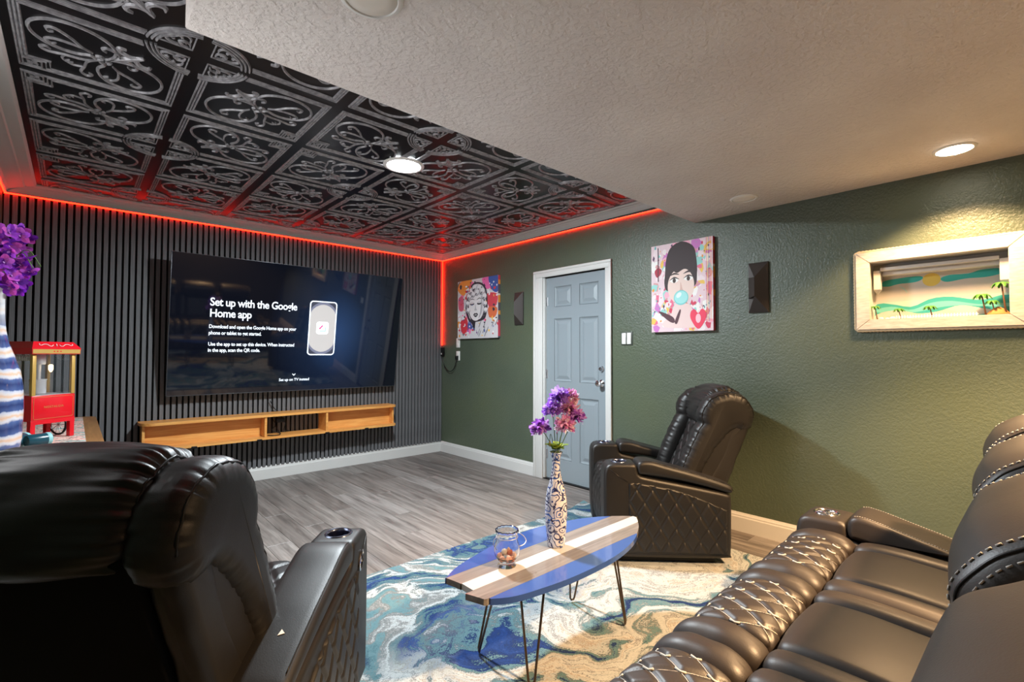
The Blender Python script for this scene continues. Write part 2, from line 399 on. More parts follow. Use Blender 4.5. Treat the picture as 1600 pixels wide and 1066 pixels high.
def tile_geo():
    g = G(); g.box(0, S, 0, S, 0, .01, 0)
    for o, nn in ((.034, None), (.046, .118), (.058, .132)):
        rc = math.sqrt(.197**2-o**2)
        pts = [(rc, o), (S-o, o), (S-o, S-o), (o, S-o), (o, rc)] if nn is None else [(rc, o), (S-o, o), (S-o, S-nn), (S-nn, S-nn), (S-nn, S-o), (o, S-o), (o, rc)]
        ridge(g, pts, .0095, .007)
    for r in (.155, .170, .186):
        ridge(g, [(r*math.cos(a), r*math.sin(a)) for a in np.linspace(.1, PI/2-.1, 14)], .010, .008)
    for a in (.1,): ridge(g, [(.034, .15), (.034, .034), (.15, .034)], .006, .005)
    # medallion curls
    for sw in (0, 1):
        for ctrl in ([(.05, .045), (.075, .05), (.085, .07), (.07, .08), (.06, .07)], [(.085, .05), (.11, .05), (.13, .065), (.12, .085), (.10, .08)], [(.1, .1), (.115, .09), (.105, .075)]):
            p = ocrom([(b, a) if sw else (a, b) for a, b in ctrl], 4); ridge(g, p, .010, .007, True)
    # corner square
    q0, q1 = S-.104, S-.045; ridge(g, [(q0, q0), (q1, q0), (q1, q1), (q0, q1), (q0, q0-.004)], .007, .006)
    for a in (0, PI/2, PI, 1.5*PI): ridge(g, ocrom([(S-.0745, S-.0745), (S-.0745+.014*math.cos(a+.3), S-.0745+.014*math.sin(a+.3)), (S-.0745+.023*math.cos(a+.8), S-.0745+.023*math.sin(a+.8))], 3), .009, .006, True)
    for sw in (0, 1):
        def m(pts): return [((b, a) if sw else (a, b)) for a, b in [(x*S, y*S) for x, y in pts]]
        c = np.array((.675, .355)); loop = []
        for i in range(15):
            t = i/14; a = math.radians(140+345*t); r = .228-.06*t; loop.append(c+r*np.array((math.cos(a)*1.06, math.sin(a))))
        last = loop[-1]; loop += [last+np.array((-.035, .03)), last+np.array((-.075, .005)), last+np.array((-.055, -.03)), last+np.array((-.03, -.015))]
        ridge(g, ocrom(m(loop), 3), .013, .008)
        ridge(g, ocrom(m([(.49, .52), (.455, .44), (.395, .415), (.335, .44), (.315, .49), (.345, .515), (.37, .49)]), 4), .013, .008, True)
        ridge(g, ocrom(m([(.56, .45), (.62, .41), (.67, .34), (.745, .275), (.79, .29), (.78, .33), (.755, .32)]), 4), .013, .007, True)
        ridge(g, ocrom(m([(.60, .425), (.68, .41), (.76, .415), (.80, .455), (.77, .49), (.745, .465)]), 4), .012, .007, True)
        ridge(g, ocrom(m([(.53, .53), (.60, .585), (.70, .60), (.79, .62), (.83, .585), (.80, .555), (.775, .575)]), 4), .012, .007, True)
        ridge(g, ocrom(m([(.70, .60), (.72, .66), (.69, .70), (.66, .68)]), 3), .010, .006, True)
        ridge(g, ocrom(m([(.31, .31), (.37, .33), (.42, .30), (.425, .255), (.39, .245)]), 4), .024, .008, True)
        ridge(g, ocrom(m([(.33, .33), (.39, .375), (.43, .375)]), 4), .020, .008, True)
    ridge(g, ocrom([(.29*S, .29*S), (.37*S, .37*S), (.46*S, .46*S)], 4), .030, .010, True)
    return g
tg = tile_geo(); base_tile = tg.make('ceiling_tile', [TILEBLACK, TILESILVER], link=False)
def cut_mesh(axis, lim):
    me = base_tile.data.copy(); bm = bmesh.new(); bm.from_mesh(me); n = [0, 0, 0]; n[axis] = 1; p = [0, 0, 0]; p[axis] = lim
    bmesh.ops.bisect_plane(bm, geom=bm.verts[:]+bm.edges[:]+bm.faces[:], plane_co=p, plane_no=n, clear_outer=True); bm.to_mesh(me); bm.free(); return me
YE = 5.07; cutx, cuty = cut_mesh(0, YE-4.84-.001), cut_mesh(1, YE-4.84-.001)
X0, Y0 = .375, 2.40
for ci in range(-1, 4):
    for cj in range(-2, 4):
        for k, (sx, sy) in enumerate(((1, 1), (-1, 1), (-1, -1), (1, -1))):
            cx, cy = X0+1.22*ci, Y0+1.22*cj
            x0, y0 = min(cx, cx+sx*S), min(cy, cy+sy*S)
            if x0 < -.25 or x0+S > 3.44 or y0 > 4.9: continue
            if y0 < YS-.02 and x0 > -.1: continue
            if y0 < -1.3: continue
            me = base_tile.data
            if y0+S > YE+.05: me = cuty if k == 0 else cutx
            o = bpy.data.objects.new('ceiling_tile', me); o.location = (cx, cy, ZT); o.rotation_euler = (0, 0, k*PI/2); o.parent = ceil; COL.objects.link(o)
# crown mouldings, light strips
def sweep_x(name, prof, a0, a1, place, mat, miter0=0., miter1=0.):
    """prof: (distance from wall, z); place(d, along, z) -> point"""
    V = []; n = len(prof)
    for a, mt in ((a0, miter0), (a1, -miter1)):
        for d, z in prof: V.append(place(d, a+mt*d, z))
    Fc = [(i, (i+1) % n, n+(i+1) % n, n+i) for i in range(n)]+[tuple(range(n)), tuple(range(2*n-1, n-1, -1))]
    return autosmooth(mk(name, V, Fc, mat), 25)
def crown(w):
    return [(0, 2.545), (0, 2.462), (.012, 2.458), (.02, 2.466), (.034, 2.478), (w*.5, 2.494), (w*.62, 2.496), (w*.66, 2.503), (w*.93, 2.506), (w, 2.514), (w, 2.545)]
wb_w, wr_w, wl_w = YB-.021-YE, XR-3.425, -.235-XL
struct(sweep_x('trim_1', crown(wb_w), XL, XR, lambda d, a, z: (a, YB-.021-d, z), TRIM, wl_w/wb_w, wr_w/wb_w), 'white crown moulding above the slatted wall')
struct(sweep_x('trim_2', crown(wr_w), YS, YB-.021, lambda d, a, z: (XR-d, a, z), TRIM, 0, wb_w/wr_w), 'white crown moulding above the door')
struct(sweep_x('trim_3', crown(wl_w), YR, YB-.021, lambda d, a, z: (XL+d, a, z), TRIM, 0, wb_w/wl_w), 'wide white crown moulding along the left wall')
def strip(pts, label, r=.0045):
    g = G().tube(pts, r, 8)
    if abs(pts[0][2]-pts[-1][2]) < .1:   # adhesive tape backing above the diodes
        for a, b in zip(pts, pts[1:]):
            a, b = Vector(a), Vector(b); w = (b-a).cross(Vector((0, 0, 1))).normalized()*.010; z0, z1 = Vector((0, 0, .005)), Vector((0, 0, .0068))
            g.add([(a-w+z0)[:], (a+w+z0)[:], (b+w+z0)[:], (b-w+z0)[:], (a-w+z1)[:], (a+w+z1)[:], (b+w+z1)[:], (b-w+z1)[:]], [(0, 1, 2, 3), (7, 6, 5, 4), (0, 4, 5, 1), (1, 5, 6, 2), (2, 6, 7, 3), (3, 7, 4, 0)], 1)
    return tag(g.make('light_strip', [RED, WHITE]), label, 'light strip')
strip([(XL+.006, YB-.034, 2.447), (XR-.006, YB-.034, 2.447)], 'long glowing red light strip under the moulding of the slatted wall')
strip([(XR-.012, YS+.01, 2.427), (XR-.012, 2.6, 2.436), (XR-.012, YB-.045, 2.447)], 'glowing red light strip under the moulding above the door')
strip([(XR-.010, YB-.034, 2.445), (XR-.012, YB-.034, 2.1), (XR-.009, YB-.034, 1.9), (XR-.013, YB-.034, 1.36)], 'vertical glowing red light strip down the far room corner', .006)
strip([(XL+.012, 4.7, 2.447), (XL+.012, YB-.045, 2.447)], 'glowing red light strip under the moulding at far left')
strip([(XS-.012, .5, 2.475), (XS-.012, YS-.02, 2.475)], 'glowing red light strip on the side of the soffit at the top edge')
# baseboards
bp = [(0, 0), (.016, 0), (.016, .098), (.012, .106), (.012, .114), (.006, .124), (.004, .132), (0, .132)]
struct(sweep_x('baseboard_back', bp, XL, XR, lambda d, a, z: (a, YB-.0005-d, z), TRIM, 1, 1), 'white baseboard under the slats')
struct(sweep_x('baseboard_right', bp, DY1+.115, YB, lambda d, a, z: (XR-d, a, z), TRIM, 0, 1), 'white baseboard between corner and door')
struct(sweep_x('baseboard_right', bp, YR, DY0-.058, lambda d, a, z: (XR-d, a, z), TRIM, 0, 0), 'white baseboard behind the recliner and sofa')
struct(sweep_x('baseboard_left', bp, 2.75, YB, lambda d, a, z: (XL+d, a, z), TRIM, 0, 1), 'white baseboard on the left wall')
# door
door = struct(bpy.data.objects.new('door_1', None), 'blue grey six-panel door in white frame'); COL.objects.link(door); door.location = (XR, 3.0, 0)
fr = G()
xo = -.018
fr.bev(xo, .10, DY1-3.0, DY1-3.0+.12, 0, DZ-.0003, .003); fr.bev(xo, .10, DY0-3.0-.06, DY0-3.0, 0, DZ-.0003, .003)
fr.bev(xo, .10, DY0-3.0-.06, DY1-3.0+.12, DZ, DZ+.062, .004)
fr.bev(.001, .06, DY1-3.0-.015, DY1-3.0+.01, 0, DZ-.001, .003)
fr.bev(-.024, -.006, DY1-3.0+.095, DY1-3.0+.125, 0, DZ+.044, .004); fr.bev(-.024, -.006, DY0-3.0-.066, DY0-3.0-.04, 0, DZ+.044, .004)
fr.bev(-.024, -.006, DY0-3.0-.066, DY1-3.0+.125, DZ+.045, DZ+.07, .004)
autosmooth(fr.make('door_frame', TRIM, door))
leaf = G(); LY0, LY1 = DY0-3.0+.004, DY1-3.0-.018; DX = .03
cols = [(LY0+.105, (LY0+LY1)/2-.05), ((LY0+LY1)/2+.05, LY1-.105)]; rows = [(.22, .83), (.98, 1.60), (1.72, 1.92)]
def leafgrid():
    ys = sorted({LY0, LY1, *[v for c in cols for v in c]}); zs = sorted({.012, DZ-.006, *[v for r in rows for v in r]})
    for i in range(len(ys)-1):
        for j in range(len(zs)-1):
            if (ys[i], ys[i+1]) in cols and (zs[j], zs[j+1]) in rows: leaf.box(DX+.014, DX+.04, ys[i], ys[i+1], zs[j], zs[j+1])
            else: leaf.box(DX, DX+.04, ys[i], ys[i+1], zs[j], zs[j+1])
leafgrid(); lf = leaf.make('door_leaf', DOORP, door)
for c in cols:
    for r in rows:
        y0, y1, z0, z1 = c[0]+.003, c[1]-.003, r[0]+.003, r[1]-.003; p = G(); V = []
        for ins, x in ((0, DX+.002), (.012, DX+.010), (.022, DX+.012), (.05, DX+.003), (.054, DX+.002)):
            V += [(x, y0+ins, z0+ins), (x, y1-ins, z0+ins), (x, y1-ins, z1-ins), (x, y0+ins, z1-ins)]
        Fc = [(4*k+i, 4*k+(i+1) % 4, 4*k+4+(i+1) % 4, 4*k+4+i) for k in range(4) for i in range(4)]+[(16, 17, 18, 19)]
        p.add(V, Fc); p.make('panel', DOORP, lf)
hw = G(); hw.lathe([(.026, 0), (.027, .006), (.022, .012), (.017, .02), (.016, .026)], 20); hw.bev(-.005, .005, -.014, .014, .02, .036, .002)
hw.xform(Matrix.Translation((DX, LY0+.068, 1.115)) @ Matrix.Rotation(-PI/2, 4, 'Y')); autosmooth(hw.make('deadbolt', CHROME, door))
hk = G(); hk.lathe([(.032, 0), (.033, .006), (.024, .012), (.012, .018), (.012, .034), (.024, .042), (.029, .054), (.026, .066), (.012, .072)], 24)
hk.xform(Matrix.Translation((DX, LY0+.068, .985)) @ Matrix.Rotation(-PI/2, 4, 'Y')); autosmooth(hk.make('door_knob', CHROME, door))
for z in (.25, 1.05, 1.78):
    h = G(); h.tube([(DX-.004, LY1+.004, z-.045), (DX-.004, LY1+.004, z+.045)], .006, 8); h.box(DX-.002, DX+.002, LY1-.02, LY1, z-.044, z+.044); autosmooth(h.make('hinge', CHROME, door))
G().bev(-.005, .1, DY0-3, DY1-3, 0, .011, .002).make('threshold', BLACKMETAL, door)
# downlights
def downlight(x, y, z, r, lens, label):
    t = thing('ceiling_light', label, 'light', (x, y, z))
    autosmooth(G().lathe([(r*.86, -.004), (r*.9, -.008), (r, -.007), (r*1.06, -.003), (r*1.07, .002), (r*.86, .002)], 40, cap0=False, cap1=False).make('trim_ring', simple('lamp ring', (232, 230, 226), .4), t))
    G().lathe([(.001, -.0055), (r*.5, -.0055), (r*.88, -.0045), (r*.88, .002)], 40, cap0=True, cap1=True).make('lens', lens, t, True)
downlight(1.607, 2.846, ZT-.010, .126, LAMPCOOL, 'lit cool white round lamp on the black pressed ceiling')
downlight(3.174, .266, ZS, .078, LAMPWARM, 'lit warm round downlight in the soffit near right wall')
downlight(3.184, 1.274, ZS, .078, LAMPOFF, 'unlit round downlight in the soffit above the pink canvas')
downlight(.60, 1.255, ZS, .085, LAMPOFF, 'unlit round downlight cut off by the top of the frame')
downlight(1.9, -.75, ZS, .078, LAMPWARM, 'added unseen round downlight behind the sofa, for warm fill')  # added fixture out of view, goes with the warm fill spot
# ------------------------------------------------------------------ television and shelf
TVW, TVH = 2.186, 1.256; ta = math.atan2(.18, 1.242)
tv = thing('television', 'huge wall-mounted black television showing a setup screen, tilted down', 'television', (1.683, 5.10, .873))
tv.rotation_euler = (ta, 0, 0)   # local: x right, z up, front is -y
autosmooth(G().bev(-TVW/2, TVW/2, -.006, .030, 0, TVH, .004).make('casing', DARK, tv))
autosmooth(G().bev(-TVW/2, TVW/2, -.0075, -.002, 0, .006, .001).bev(-TVW/2, TVW/2, -.0075, -.002, TVH-.004, TVH, .001).bev(-TVW/2, -TVW/2+.004, -.0075, -.002, 0, TVH, .001).bev(TVW/2-.004, TVW/2, -.0075, -.002, 0, TVH, .001).make('bezel', simple('bezel grey', (92, 94, 98), .3, metal=.6), tv))
G().box(-TVW/2+.004, TVW/2-.004, -.0068, -.0062, .006, TVH-.004).make('screen', SCREEN, tv)
autosmooth(G().bev(-.35, .35, .03, .05, .35, .95, .004).bev(-.3, -.26, .04, .235, .80, .92, .004).bev(.26, .3, .04, .235, .80, .92, .004).bev(-.3, -.26, .04, .165, .40, .46, .004).bev(.26, .3, .04, .165, .40, .46, .004).make('wall_bracket', BLACKMETAL, tv))
def flat_text(name, body, size, x, z, parent, mat, align='LEFT', y=-.0075, spacing=1.0, bold=0.0, ls=1.0, fit=None):
    cu = bpy.data.curves.new(name, 'FONT'); cu.body = body; cu.size = size; cu.align_x = align; cu.space_line = ls; cu.space_character = spacing; cu.offset = bold; cu.resolution_u = 3
    o = bpy.data.objects.new(name, cu); COL.objects.link(o); bpy.context.view_layer.update()
    me = bpy.data.meshes.new_from_object(o.evaluated_get(bpy.context.evaluated_depsgraph_get())); bpy.data.objects.remove(o)
    sx = fit/max(v.co.x for v in me.vertices) if fit else 1.0
    for v in me.vertices: v.co.x *= sx
    me.materials.clear(); me.materials.append(mat); n = bpy.data.objects.new(name, me); n.parent = parent; n.location = (x, y, z); n.rotation_euler = (PI/2, 0, 0); COL.objects.link(n); return n
def tvx(X): return X-1.683   # world x (already on the screen plane)
flat_text('headline', 'Set up with the Google\nHome app', .101, tvx(.885), .815, tv, TVTEXT, ls=1.0, bold=.0018, spacing=.93, fit=.748)
flat_text('paragraph', 'Download and open the Google Home app on your\nphone or tablet to get started.', .0455, tvx(.885), .612, tv, TVTEXT, ls=1.28, bold=.0009, spacing=.94, fit=.752)
flat_text('paragraph', 'Use the app to set up this device. When instructed\nin the app, scan the QR code.', .0455, tvx(.885), .452, tv, TVTEXT, ls=1.22, bold=.0009, spacing=.94, fit=.74)
flat_text('caption', 'Set up on TV instead', .0375, tvx(1.648), .105, tv, TVTEXT, 'CENTER', bold=.0007, spacing=.95, fit=.145)
ch = G(); ridge(ch, [(-.014, .008), (0, -.008), (.014, .008)], .007, .0004, mi=0); ch.xform(Matrix.Translation((tvx(1.64), -.0075, .168)) @ Matrix.Rotation(PI/2, 4, 'X')); ch.make('arrow_mark', TVTEXT, tv)
def rrect(x0, x1, z0, z1, r, n=6):
    out = []
    for cx, cz, a0 in ((x1-r, z1-r, 0), (x0+r, z1-r, PI/2), (x0+r, z0+r, PI), (x1-r, z0+r, 1.5*PI)):
        out += [(cx+r*math.cos(a0+PI/2*i/n), cz+r*math.sin(a0+PI/2*i/n)) for i in range(n+1)]
    return out
px0, px1, pz0, pz1 = tvx(1.755), tvx(2.035), .365, .925
def ring(g, outer, inner, y, col):
    n = len(outer); V = [(a, y, b) for a, b in outer]+[(a, y, b) for a, b in inner]
    g.add(V, [(i, (i+1) % n, n+(i+1) % n, n+i) for i in range(n)], 0, col)
def fill(g, poly, y, col): g.add([(a, y, b) for a, b in poly], [tuple(range(len(poly)))], 0, col)
ph = G(); ring(ph, rrect(px0, px1, pz0, pz1, .035), rrect(px0+.011, px1-.011, pz0+.011, pz1-.011, .026), -.0075, (.85, .92, 1.0))
fill(ph, rrect(px0+.011, px1-.011, pz0+.011, pz1-.011, .026), -.0072, L(52, 54, 66))
def ell(cx, cz, rx, rz, n=40): return [(cx+rx*math.cos(2*PI*i/n), cz+rz*math.sin(2*PI*i/n)) for i in range(n)]
def clip(poly, x0, x1, z0, z1): return [(min(max(a, x0), x1), min(max(b, z0), z1)) for a, b in poly]
pcx, pcz = (px0+px1)/2, (pz0+pz1)/2
fill(ph, clip(ell(pcx, pcz, .19, .27), px0+.012, px1-.012, pz0+.012, pz1-.012), -.00725, L(98, 100, 118))
fill(ph, clip(ell(pcx, pcz, .17, .245), px0+.012, px1-.012, pz0+.012, pz1-.012), -.0073, L(164, 160, 158))
fill(ph, rrect(pcx-.062, pcx+.062, pcz-.06, pcz+.068, .024), -.0076, (1, 1, 1))
fill(ph, [(pcx-.036, pcz-.002), (pcx-.026, pcz-.012), (pcx+.006, pcz+.026), (pcx-.002, pcz+.036)], -.0078, L(206, 36, 110))
fill(ph, [(pcx-.028, pcz-.034), (pcx+.036, pcz-.034), (pcx+.036, pcz+.012), (pcx+.026, pcz+.012), (pcx+.026, pcz-.024), (pcx-.022, pcz-.024)], -.0078, L(140, 214, 176))
ph.make('phone_picture', SCREENPRINT, tv, usecol=True)

sh = thing('floating_shelf', 'long honey-coloured wooden shelf mounted below the television', 'shelf', (1.578, 4.97, .43))
SX0, SX1, SD = -1.17, 1.17, .225
def shelfboard(z0, z1):
    r = .06; pl = [(SX0, SD), (SX0, r+.05)]+[(SX0+.11-.11*math.cos(a), .11-.11*math.sin(a)) for a in np.linspace(0, PI/2, 8)]+[(SX1-.05+.05*math.sin(a), .05-.05*math.cos(a)) for a in np.linspace(0, PI/2, 7)]+[(SX1, SD)]
    return G().prism(pl, z0, z1)
autosmooth(shelfboard(.212, .236).make('top_board', OAK, sh)); autosmooth(shelfboard(0, .022).make('bottom_board', OAK, sh))
G().bev(SX0+.02, SX0+.04, .07, SD, .022, .212, .002).make('end_panel', OAK, sh); G().bev(SX1-.036, SX1-.016, .05, SD, .022, .212, .002).make('end_panel', OAK, sh)
for x in (-.225, .36): G().bev(x, x+.022, .012, SD, .022, .212, .002).make('divider', OAK, sh)
G().box(SX0+.04, -.225, SD-.095, SD-.08, .022, .212).make('back_panel', OAK, sh); G().box(.382, SX1-.036, SD-.095, SD-.08, .022, .212).make('back_panel', OAK, sh)
for x in (-.79, -.27, .37, .80): autosmooth(G().bev(x-.022, x+.022, -.004, SD, -.010, .010, .003).make('bracket', BLACKMETAL, sh))
cb = G()
cb.tube(ocrom([(1.40, 5.05, .458), (1.44, 5.0, .457), (1.50, 5.02, .457), (1.52, 5.10, .47), (1.50, 5.16, .54), (1.55, 5.18, .60), (1.60, 5.17, .55), (1.58, 5.15, .48), (1.62, 5.12, .47)], 6), .005, 6)
cb.tube(ocrom([(1.47, 5.16, .60), (1.50, 5.15, .54), (1.46, 5.12, .49), (1.53, 5.08, .458)], 6), .004, 6); cb.bev(1.50, 1.58, 5.12, 5.18, .56, .605, .005)
tag(cb.make('power_cable', DARK, smooth=True), 'tangle of black power cables in the open middle of the wooden shelf', 'cable')
cv = G(); cv.tube(ocrom([(1.45, 5.17, .78), (1.47, 5.165, .74), (1.49, 5.17, .70), (1.52, 5.17, .675)], 5), .004, 6)
tag(cv.make('hanging_cable', DARK, smooth=True), 'short black cable hanging between the television and the shelf', 'cable')

# ------------------------------------------------------------------ wall pieces on the right wall
def paint_blobs(g, n, pal, x, s0, s1, rg, w=1, h=1, y0=.0):
    for i in range(n):
        cx, cy = rg.uniform(.02, .98), rg.uniform(.02, .98); r = rg.uniform(s0, s1); k = rg.integers(5, 9); a0 = rg.uniform(0, 6); el = rg.uniform(.4, 1.6)
        pts = [(min(1, max(0, cx+r*rg.uniform(.5, 1.1)*math.cos(a0+2*PI*j/k))), min(1, max(0, cy+r*el*rg.uniform(.5, 1.1)*math.sin(a0+2*PI*j/k)))) for j in range(k)]
        c = pal[rg.integers(len(pal))]; x[0] += 2e-6; g.add([(-x[0], (1-a)*w, b*h) for a, b in pts], [tuple(range(k))], 0, L(*c))
def P2(g, x, w, h, poly, c, n=None, smooth=True):
    pts = crom(poly, n or max(16, len(poly)*5))[0] if smooth else poly
    pts = [(min(1, max(0, a)), min(1, max(0, b))) for a, b in pts]
    x[0] += 6e-5; g.add([(-x[0], (1-a)*w, b*h) for a, b in pts], [tuple(range(len(pts)))], 0, L(*c))
def ellp(cx, cy, rx, ry, n=20, a=0):
    return [(cx+rx*math.cos(t)*math.cos(a)-ry*math.sin(t)*math.sin(a), cy+rx*math.cos(t)*math.sin(a)+ry*math.sin(t)*math.cos(a)) for t in np.linspace(0, 2*PI, n, endpoint=False)]
def canvas(label, y0, y1, z0, z1, painter, edge):
    w, h = y1-y0, z1-z0; t = thing('canvas_print', label, 'picture', (XR, y0, z0)); D = .036
    autosmooth(G().bev(-D, -.002, 0, w, 0, h, .002).make('stretched_canvas', simple('canvas edge', edge, .7), t))
    g = G(); x = [D+.0004]; painter(g, x, w, h); g.make('picture_print', PRINT, t, usecol=True)
    sg_ = G(); rg = np.random.default_rng(3)   # printed wrap on the visible right edge
    zz = 0
    while zz < 1:
        d = rg.uniform(.02, .09); c = edge if rg.random() < .4 else [(206, 70, 90), (228, 226, 220), (230, 150, 60), (70, 90, 150)][rg.integers(4)]
        sg_.add([(-D, -.0004, zz*h), (-.004, -.0004, zz*h), (-.004, -.0004, min(1, zz+d)*h), (-D, -.0004, min(1, zz+d)*h)], [(0, 1, 2, 3)], 0, L(*c)); zz += d
    sg_.make('wrapped_edge', PRINT, t, usecol=True)
def paint_bw(g, x, w, h):
    q = lambda *a, **k: P2(g, x, w, h, *a, **k); rg = np.random.default_rng(11)
    q([(0, 0), (1, 0), (1, 1), (0, 1)], (206, 204, 206), smooth=False)
    pal = [(224, 220, 218), (216, 96, 120), (232, 150, 60), (70, 92, 160), (206, 60, 70), (230, 206, 212), (120, 120, 130), (236, 120, 170), (222, 222, 226), (212, 208, 210)]
    paint_bw.n = paint_blobs(g, 150, pal, x, .02, .10, rg, w, h)
    paint_blobs(g, 60, [(50, 46, 56), (206, 60, 70), (236, 236, 236)], x, .008, .03, rg, w, h)
    q([(.42, .30), (.40, .16), (.36, 0), (1, 0), (.98, .22), (.82, .28), (.64, .27), (.60, .40)], (204, 203, 206))
    q([(.32, .30), (.38, .24), (.44, .12), (.48, .30), (.62, .36), (.50, .38), (.40, .34)], (44, 42, 50))
    for p_, c_ in (([(.0, .86), (.10, 1), (.38, 1), (.24, .84), (.16, .74)], (232, 150, 70)), ([(.62, .98), (.78, 1), (.86, .86), (.74, .80)], (232, 110, 170)), ([(.78, 1), (1, 1), (1, .74), (.86, .78)], (66, 92, 160)), ([(.74, .72), (.98, .70), (.96, .52), (.80, .50)], (206, 72, 84)), ([(.78, .50), (.98, .48), (.94, .34), (.80, .34)], (214, 110, 70)), ([(.08, .30), (.26, .32), (.24, .12), (.12, .10)], (206, 58, 70)), ([(.02, .70), (.14, .72), (.16, .50), (.04, .50)], (210, 96, 120))):
        q(p_, c_)
    paint_blobs(g, 70, [(236, 234, 236), (236, 234, 236), (120, 70, 130), (236, 190, 90), (70, 66, 80)], x, .01, .035, rg, w, h)
    q([(.26, .72), (.21, .52), (.25, .38), (.34, .28), (.66, .30), (.74, .42), (.76, .60), (.72, .82), (.58, .93), (.38, .92)], (58, 54, 62))
    q([(.29, .71), (.24, .52), (.29, .41), (.36, .32), (.62, .33), (.70, .43), (.72, .60), (.69, .80), (.57, .90), (.40, .89)], (206, 205, 209))
    q([(.28, .66), (.27, .50), (.33, .36), (.40, .28), (.45, .30), (.34, .46), (.33, .60)], (48, 44, 52)); q([(.66, .68), (.68, .52), (.64, .38), (.56, .30), (.60, .30), (.69, .40), (.71, .56)], (60, 56, 64))
    q(ellp(.475, .53, .178, .235, 22), (224, 223, 224))
    q([(.60, .70), (.64, .56), (.62, .42), (.54, .32), (.58, .44), (.60, .58)], (176, 174, 180))
    for cx, cy, r in ((.30, .72, .06), (.36, .80, .07), (.45, .85, .075), (.55, .84, .07), (.63, .78, .065), (.68, .69, .06), (.26, .60, .05), (.28, .48, .05), (.70, .57, .05), (.71, .46, .05), (.50, .77, .06), (.41, .74, .05)):
        q(ellp(cx, cy-.006, r*1.05, r*.85, 14), (96, 93, 100)); q(ellp(cx, cy, r, r*.8, 14), (190, 189, 194)); q(ellp(cx+.01, cy+.012, r*.78, r*.6, 14), (226, 225, 227)); q(ellp(cx-.02, cy-.028, r*.5, r*.22, 10, .5), (120, 118, 124))
    for sx, cx in ((-1, .385), (1, .565)):
        q(ellp(cx, .585, .058, .024, 14), (150, 148, 154)); q(ellp(cx, .578, .052, .016, 14), (40, 38, 44)); q(ellp(cx, .598, .05, .016, 14), (205, 204, 206))
        q([(cx-.07, .64), (cx, .675), (cx+.07, .645), (cx, .662)], (70, 66, 72))
    q([(.465, .58), (.455, .50), (.44, .475), (.475, .465), (.51, .475), (.49, .50)], (184, 183, 186))
    q([(.42, .395), (.455, .425), (.478, .415), (.50, .425), (.535, .395), (.478, .355)], (52, 48, 54)); q(ellp(.478, .392, .035, .009, 12), (190, 188, 190))
    for k in range(9):
        a = rg.uniform(.45, .95); b = rg.uniform(.02, .22); q([(a, b), (a+.05, b+.09), (a+.058, b+.09), (a+.012, b)], (120, 120, 128))
    paint_blobs(g, 26, [(206, 60, 70), (70, 92, 160), (228, 150, 60), (60, 56, 66)], x, .008, .035, rg, w*.0+w, h)
def paint_pink(g, x, w, h):
    q = lambda *a, **k: P2(g, x, w, h, *a, **k); rg = np.random.default_rng(5)
    q([(0, 0), (1, 0), (1, 1), (0, 1)], (226, 200, 206), smooth=False)
    pal = [(236, 224, 224), (226, 110, 140), (206, 60, 90), (236, 170, 190), (232, 190, 90), (150, 206, 200), (200, 120, 190), (240, 236, 232), (236, 216, 220), (210, 150, 150)]
    paint_blobs(g, 190, pal, x, .02, .09, rg, w, h); paint_blobs(g, 120, [(90, 60, 90), (206, 50, 80), (240, 240, 236), (232, 150, 50), (100, 170, 170)], x, .006, .022, rg, w, h)
    for k in range(5): a = .90+k*.018; q([(a, .1), (a+.006, .1), (a+.006, 1), (a, 1)], [(206, 60, 90), (236, 190, 70), (120, 60, 90), (220, 90, 110), (236, 130, 60)][k], smooth=False)
    q([(.40, .30), (.34, .20), (.20, .06), (.84, .05), (.70, .22), (.62, .30)], (232, 204, 200))
    q([(.24, .66), (.23, .54), (.30, .46), (.70, .48), (.76, .62), (.75, .80), (.70, .93), (.52, 1.0), (.34, .95), (.26, .82)], (52, 36, 38))
    q(ellp(.50, .505, .215, .20, 22), (232, 206, 196))
    q([(.27, .62), (.30, .73), (.50, .76), (.70, .73), (.735, .60), (.66, .655), (.56, .69), (.44, .655), (.36, .69), (.31, .62)], (52, 36, 38))
    for cx, cy in ((.395, .572), (.625, .58)):
        q([(cx-.075, cy), (cx, cy+.03), (cx+.075, cy), (cx, cy-.026)], (240, 236, 232)); q(ellp(cx, cy, .027, .026, 12), (60, 44, 40)); q([(cx-.085, cy+.002), (cx, cy+.042), (cx+.09, cy+.008), (cx, cy+.026)], (40, 30, 32)); q([(cx-.085, cy+.055), (cx, cy+.088), (cx+.09, cy+.06), (cx, cy+.068)], (58, 42, 42))
    q([(.50, .55), (.49, .47), (.465, .445), (.51, .43), (.555, .447), (.53, .47)], (210, 172, 160))
    q(ellp(.505, .375, .118, .082, 26), (120, 200, 200)); q(ellp(.505, .378, .104, .070, 24), (160, 220, 218)); q(ellp(.47, .405, .045, .026, 14, .4), (222, 242, 240))
    q([(.66, .13), (.66, .21), (.72, .235), (.775, .19), (.83, .235), (.89, .20), (.885, .12), (.775, .02)], (232, 62, 92)); q(ellp(.775, .135, .04, .05, 12), (244, 190, 200))
    q([(.12, .24), (.30, .12), (.40, .10), (.36, .17)], (86, 52, 60)); q([(.40, .11), (.48, .24), (.50, .22), (.44, .09)], (86, 52, 60))
    q([(.06, .70), (.10, .63), (.16, .66), (.18, .71), (.12, .74)], (170, 44, 66)); q([(.115, .58), (.13, .58), (.13, .97), (.115, .97)], (80, 44, 60), smooth=False)
canvas('black and white portrait of a curly-haired woman on splashed colours', 4.055, 4.815, 1.432, 2.132, paint_bw, (96, 92, 104))
canvas('pink pop-art canvas of a dark-haired woman blowing a teal bubble', 1.618, 2.13, 1.428, 2.128, paint_pink, (196, 74, 84))
